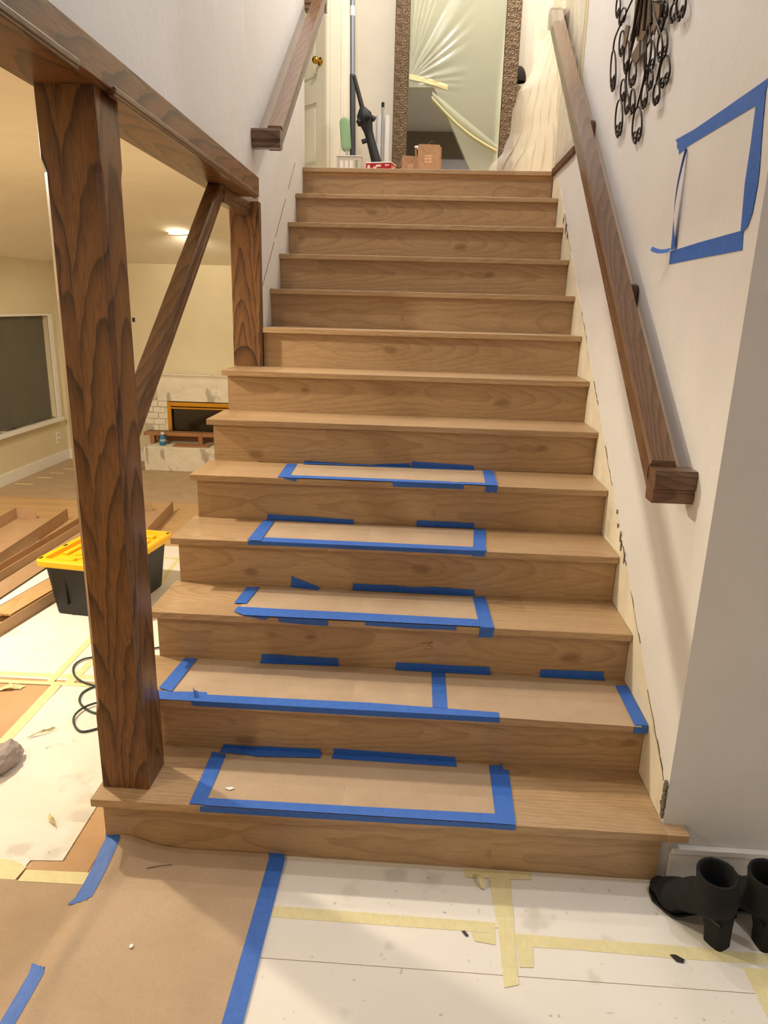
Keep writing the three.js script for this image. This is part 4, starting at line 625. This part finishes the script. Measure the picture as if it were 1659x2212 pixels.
// ---------------------------------------------------------------- ankle boots
const bootUpper = (() => { // smooth joined volume, open at the top of the shaft
  const cap = (p, a, b, ra, rb) => { const ab = [b[0] - a[0], b[1] - a[1]], t = clamp(((p[0] - a[0]) * ab[0] + (p[1] - a[1]) * ab[1]) / (ab[0] ** 2 + ab[1] ** 2)); return Math.hypot(p[0] - a[0] - ab[0] * t, p[1] - a[1] - ab[1] * t, p[2]) - mix(ra, rb, t); };
  const smin = (a, b, k) => { const h = clamp(0.5 + 0.5 * (b - a) / k); return mix(b, a, h) - k * h * (1 - h); };
  const soleY = (x) => 0.007 + 0.078 * sst(0.055, -0.05, x);
  const f = (x, y, z) => {
    const p = [x, y, z * 0.92];
    let d = cap(p, [0.128, 0.022], [0.078, 0.034], 0.024, 0.040); d = smin(d, cap(p, [0.078, 0.034], [0.02, 0.082], 0.040, 0.040), 0.02); d = smin(d, cap(p, [0.02, 0.082], [-0.045, 0.118], 0.040, 0.038), 0.02);
    d = smin(d, cap(p, [-0.03, 0.11], [-0.026, 0.215], 0.042, 0.052), 0.025);
    d = Math.max(d, soleY(x) - y);
    const inner = cap(p, [-0.028, 0.12], [-0.026, 0.235], 0.030, 0.049); d = Math.max(d, -inner);
    return Math.max(d, y - (0.192 + 0.10 * (x + 0.03)));
  };
  const n = 60, mc = new MarchingCubes(n, new THREE.MeshBasicMaterial(), false, false, 120000); mc.isolation = 0;
  const S = 0.13, C = [0.03, 0.105, 0];
  for (let k = 0; k < n; k++) for (let j = 0; j < n; j++) for (let i = 0; i < n; i++) mc.field[k * n * n + j * n + i] = -f(C[0] + (i - n / 2) / (n / 2) * S, C[1] + (j - n / 2) / (n / 2) * S, C[2] + (k - n / 2) / (n / 2) * S);
  mc.update();
  const g = new THREE.BufferGeometry(); g.setAttribute('position', new THREE.BufferAttribute(mc.positionArray.slice(0, mc.count * 3), 3)); g.setAttribute('normal', new THREE.BufferAttribute(mc.normalArray.slice(0, mc.count * 3), 3));
  g.scale(S, S, S); g.translate(...C); return uvm(g, 'x');
})();
function boot(x, z, dir, label) {
  const o = grp('ankle_boot', label, 'shoe', [x, 0.0025, z], 'pair of black boots'); o.rotation.y = dir; // local +x is the toe
  const lm = blackLeather.clone(); lm.side = THREE.DoubleSide;
  mesh(bootUpper, lm, 'upper', o);
  const solY = (t) => 0.001 + 0.078 * sst(0.055, -0.05, t), prof = []; const hw = (t) => t > 0.12 ? 0.038 * Math.sqrt(clamp((0.153 - t) / 0.033)) : mix(0.043, 0.034, sst(0.08, -0.06, t));
  const top = surf((u, v) => { const t = mix(0.152, -0.076, u); return [t, solY(t) + 0.008, (v - 0.5) * 2 * hw(t)]; }, 30, 6), bot = surf((u, v) => { const t = mix(0.152, -0.076, u); return [t, solY(t), (v - 0.5) * 2 * hw(t)]; }, 30, 6);
  const side = (sg) => surf((u, v) => { const t = mix(0.152, -0.076, u); return [t, solY(t) + 0.008 * v, sg * hw(t)]; }, 30, 1);
  const rm = blackRubber.clone(); rm.side = THREE.DoubleSide; mesh(merge([top, bot, side(1), side(-1)]), rm, 'sole', o);
  const hr = [[0, 0.027, 0.026, -0.056], [0.04, 0.028, 0.027, -0.053], [0.075, 0.034, 0.032, -0.046], [0.1, 0.036, 0.034, -0.042]].map(([y, hx, hz, cx]) => { const R = []; for (let i = 0; i < 16; i++) { const t = i / 16 * 6.2832, c = Math.cos(t), s = Math.sin(t); R.push([cx + Math.sign(c) * Math.pow(Math.abs(c), 0.5) * hx, y, Math.sign(s) * Math.pow(Math.abs(s), 0.5) * hz]); } return R.reverse(); });
  const hg = noIdx(loft(hr)); hg.computeVertexNormals(); mesh(uvm(hg, 'x'), blackLeather, 'heel', o);
}
boot(0.062, 0.122, 2.15, 'black ankle boot with block heel closest to the lowest tread');
boot(0.205, 0.11, 1.75, 'black ankle boot with block heel on the far side from the stair');

// ---------------------------------------------------------------- lamps
LAMPS.forEach(([x, y, z, cd, col, lab], i) => {
  const o = grp('ceiling_light', lab, 'ceiling light', [x, y, z], 'recessed ceiling lights');
  if (i === 5) o.rotation.x = 0.2293;
  const ringG = noIdx(new THREE.TorusGeometry(0.085, 0.008, 10, 40)).rotateX(Math.PI / 2).scale(1, 0.6, 1);
  mesh(ringG, whitePaint, 'trim_ring', o);
  mesh(noIdx(new THREE.CylinderGeometry(0.078, 0.078, 0.004, 32)), glow(col, 6), 'lens', o);
  const s = new THREE.SpotLight(col, cd, 0, 1.5, 0.2, 2); s.position.set(0, -0.012, 0); s.target.position.set(0, -1, 0); s.castShadow = true; s.shadow.radius = 2.5; s.name = 'lamp_light'; o.add(s, s.target);
});
renderer.render(scene, camera);
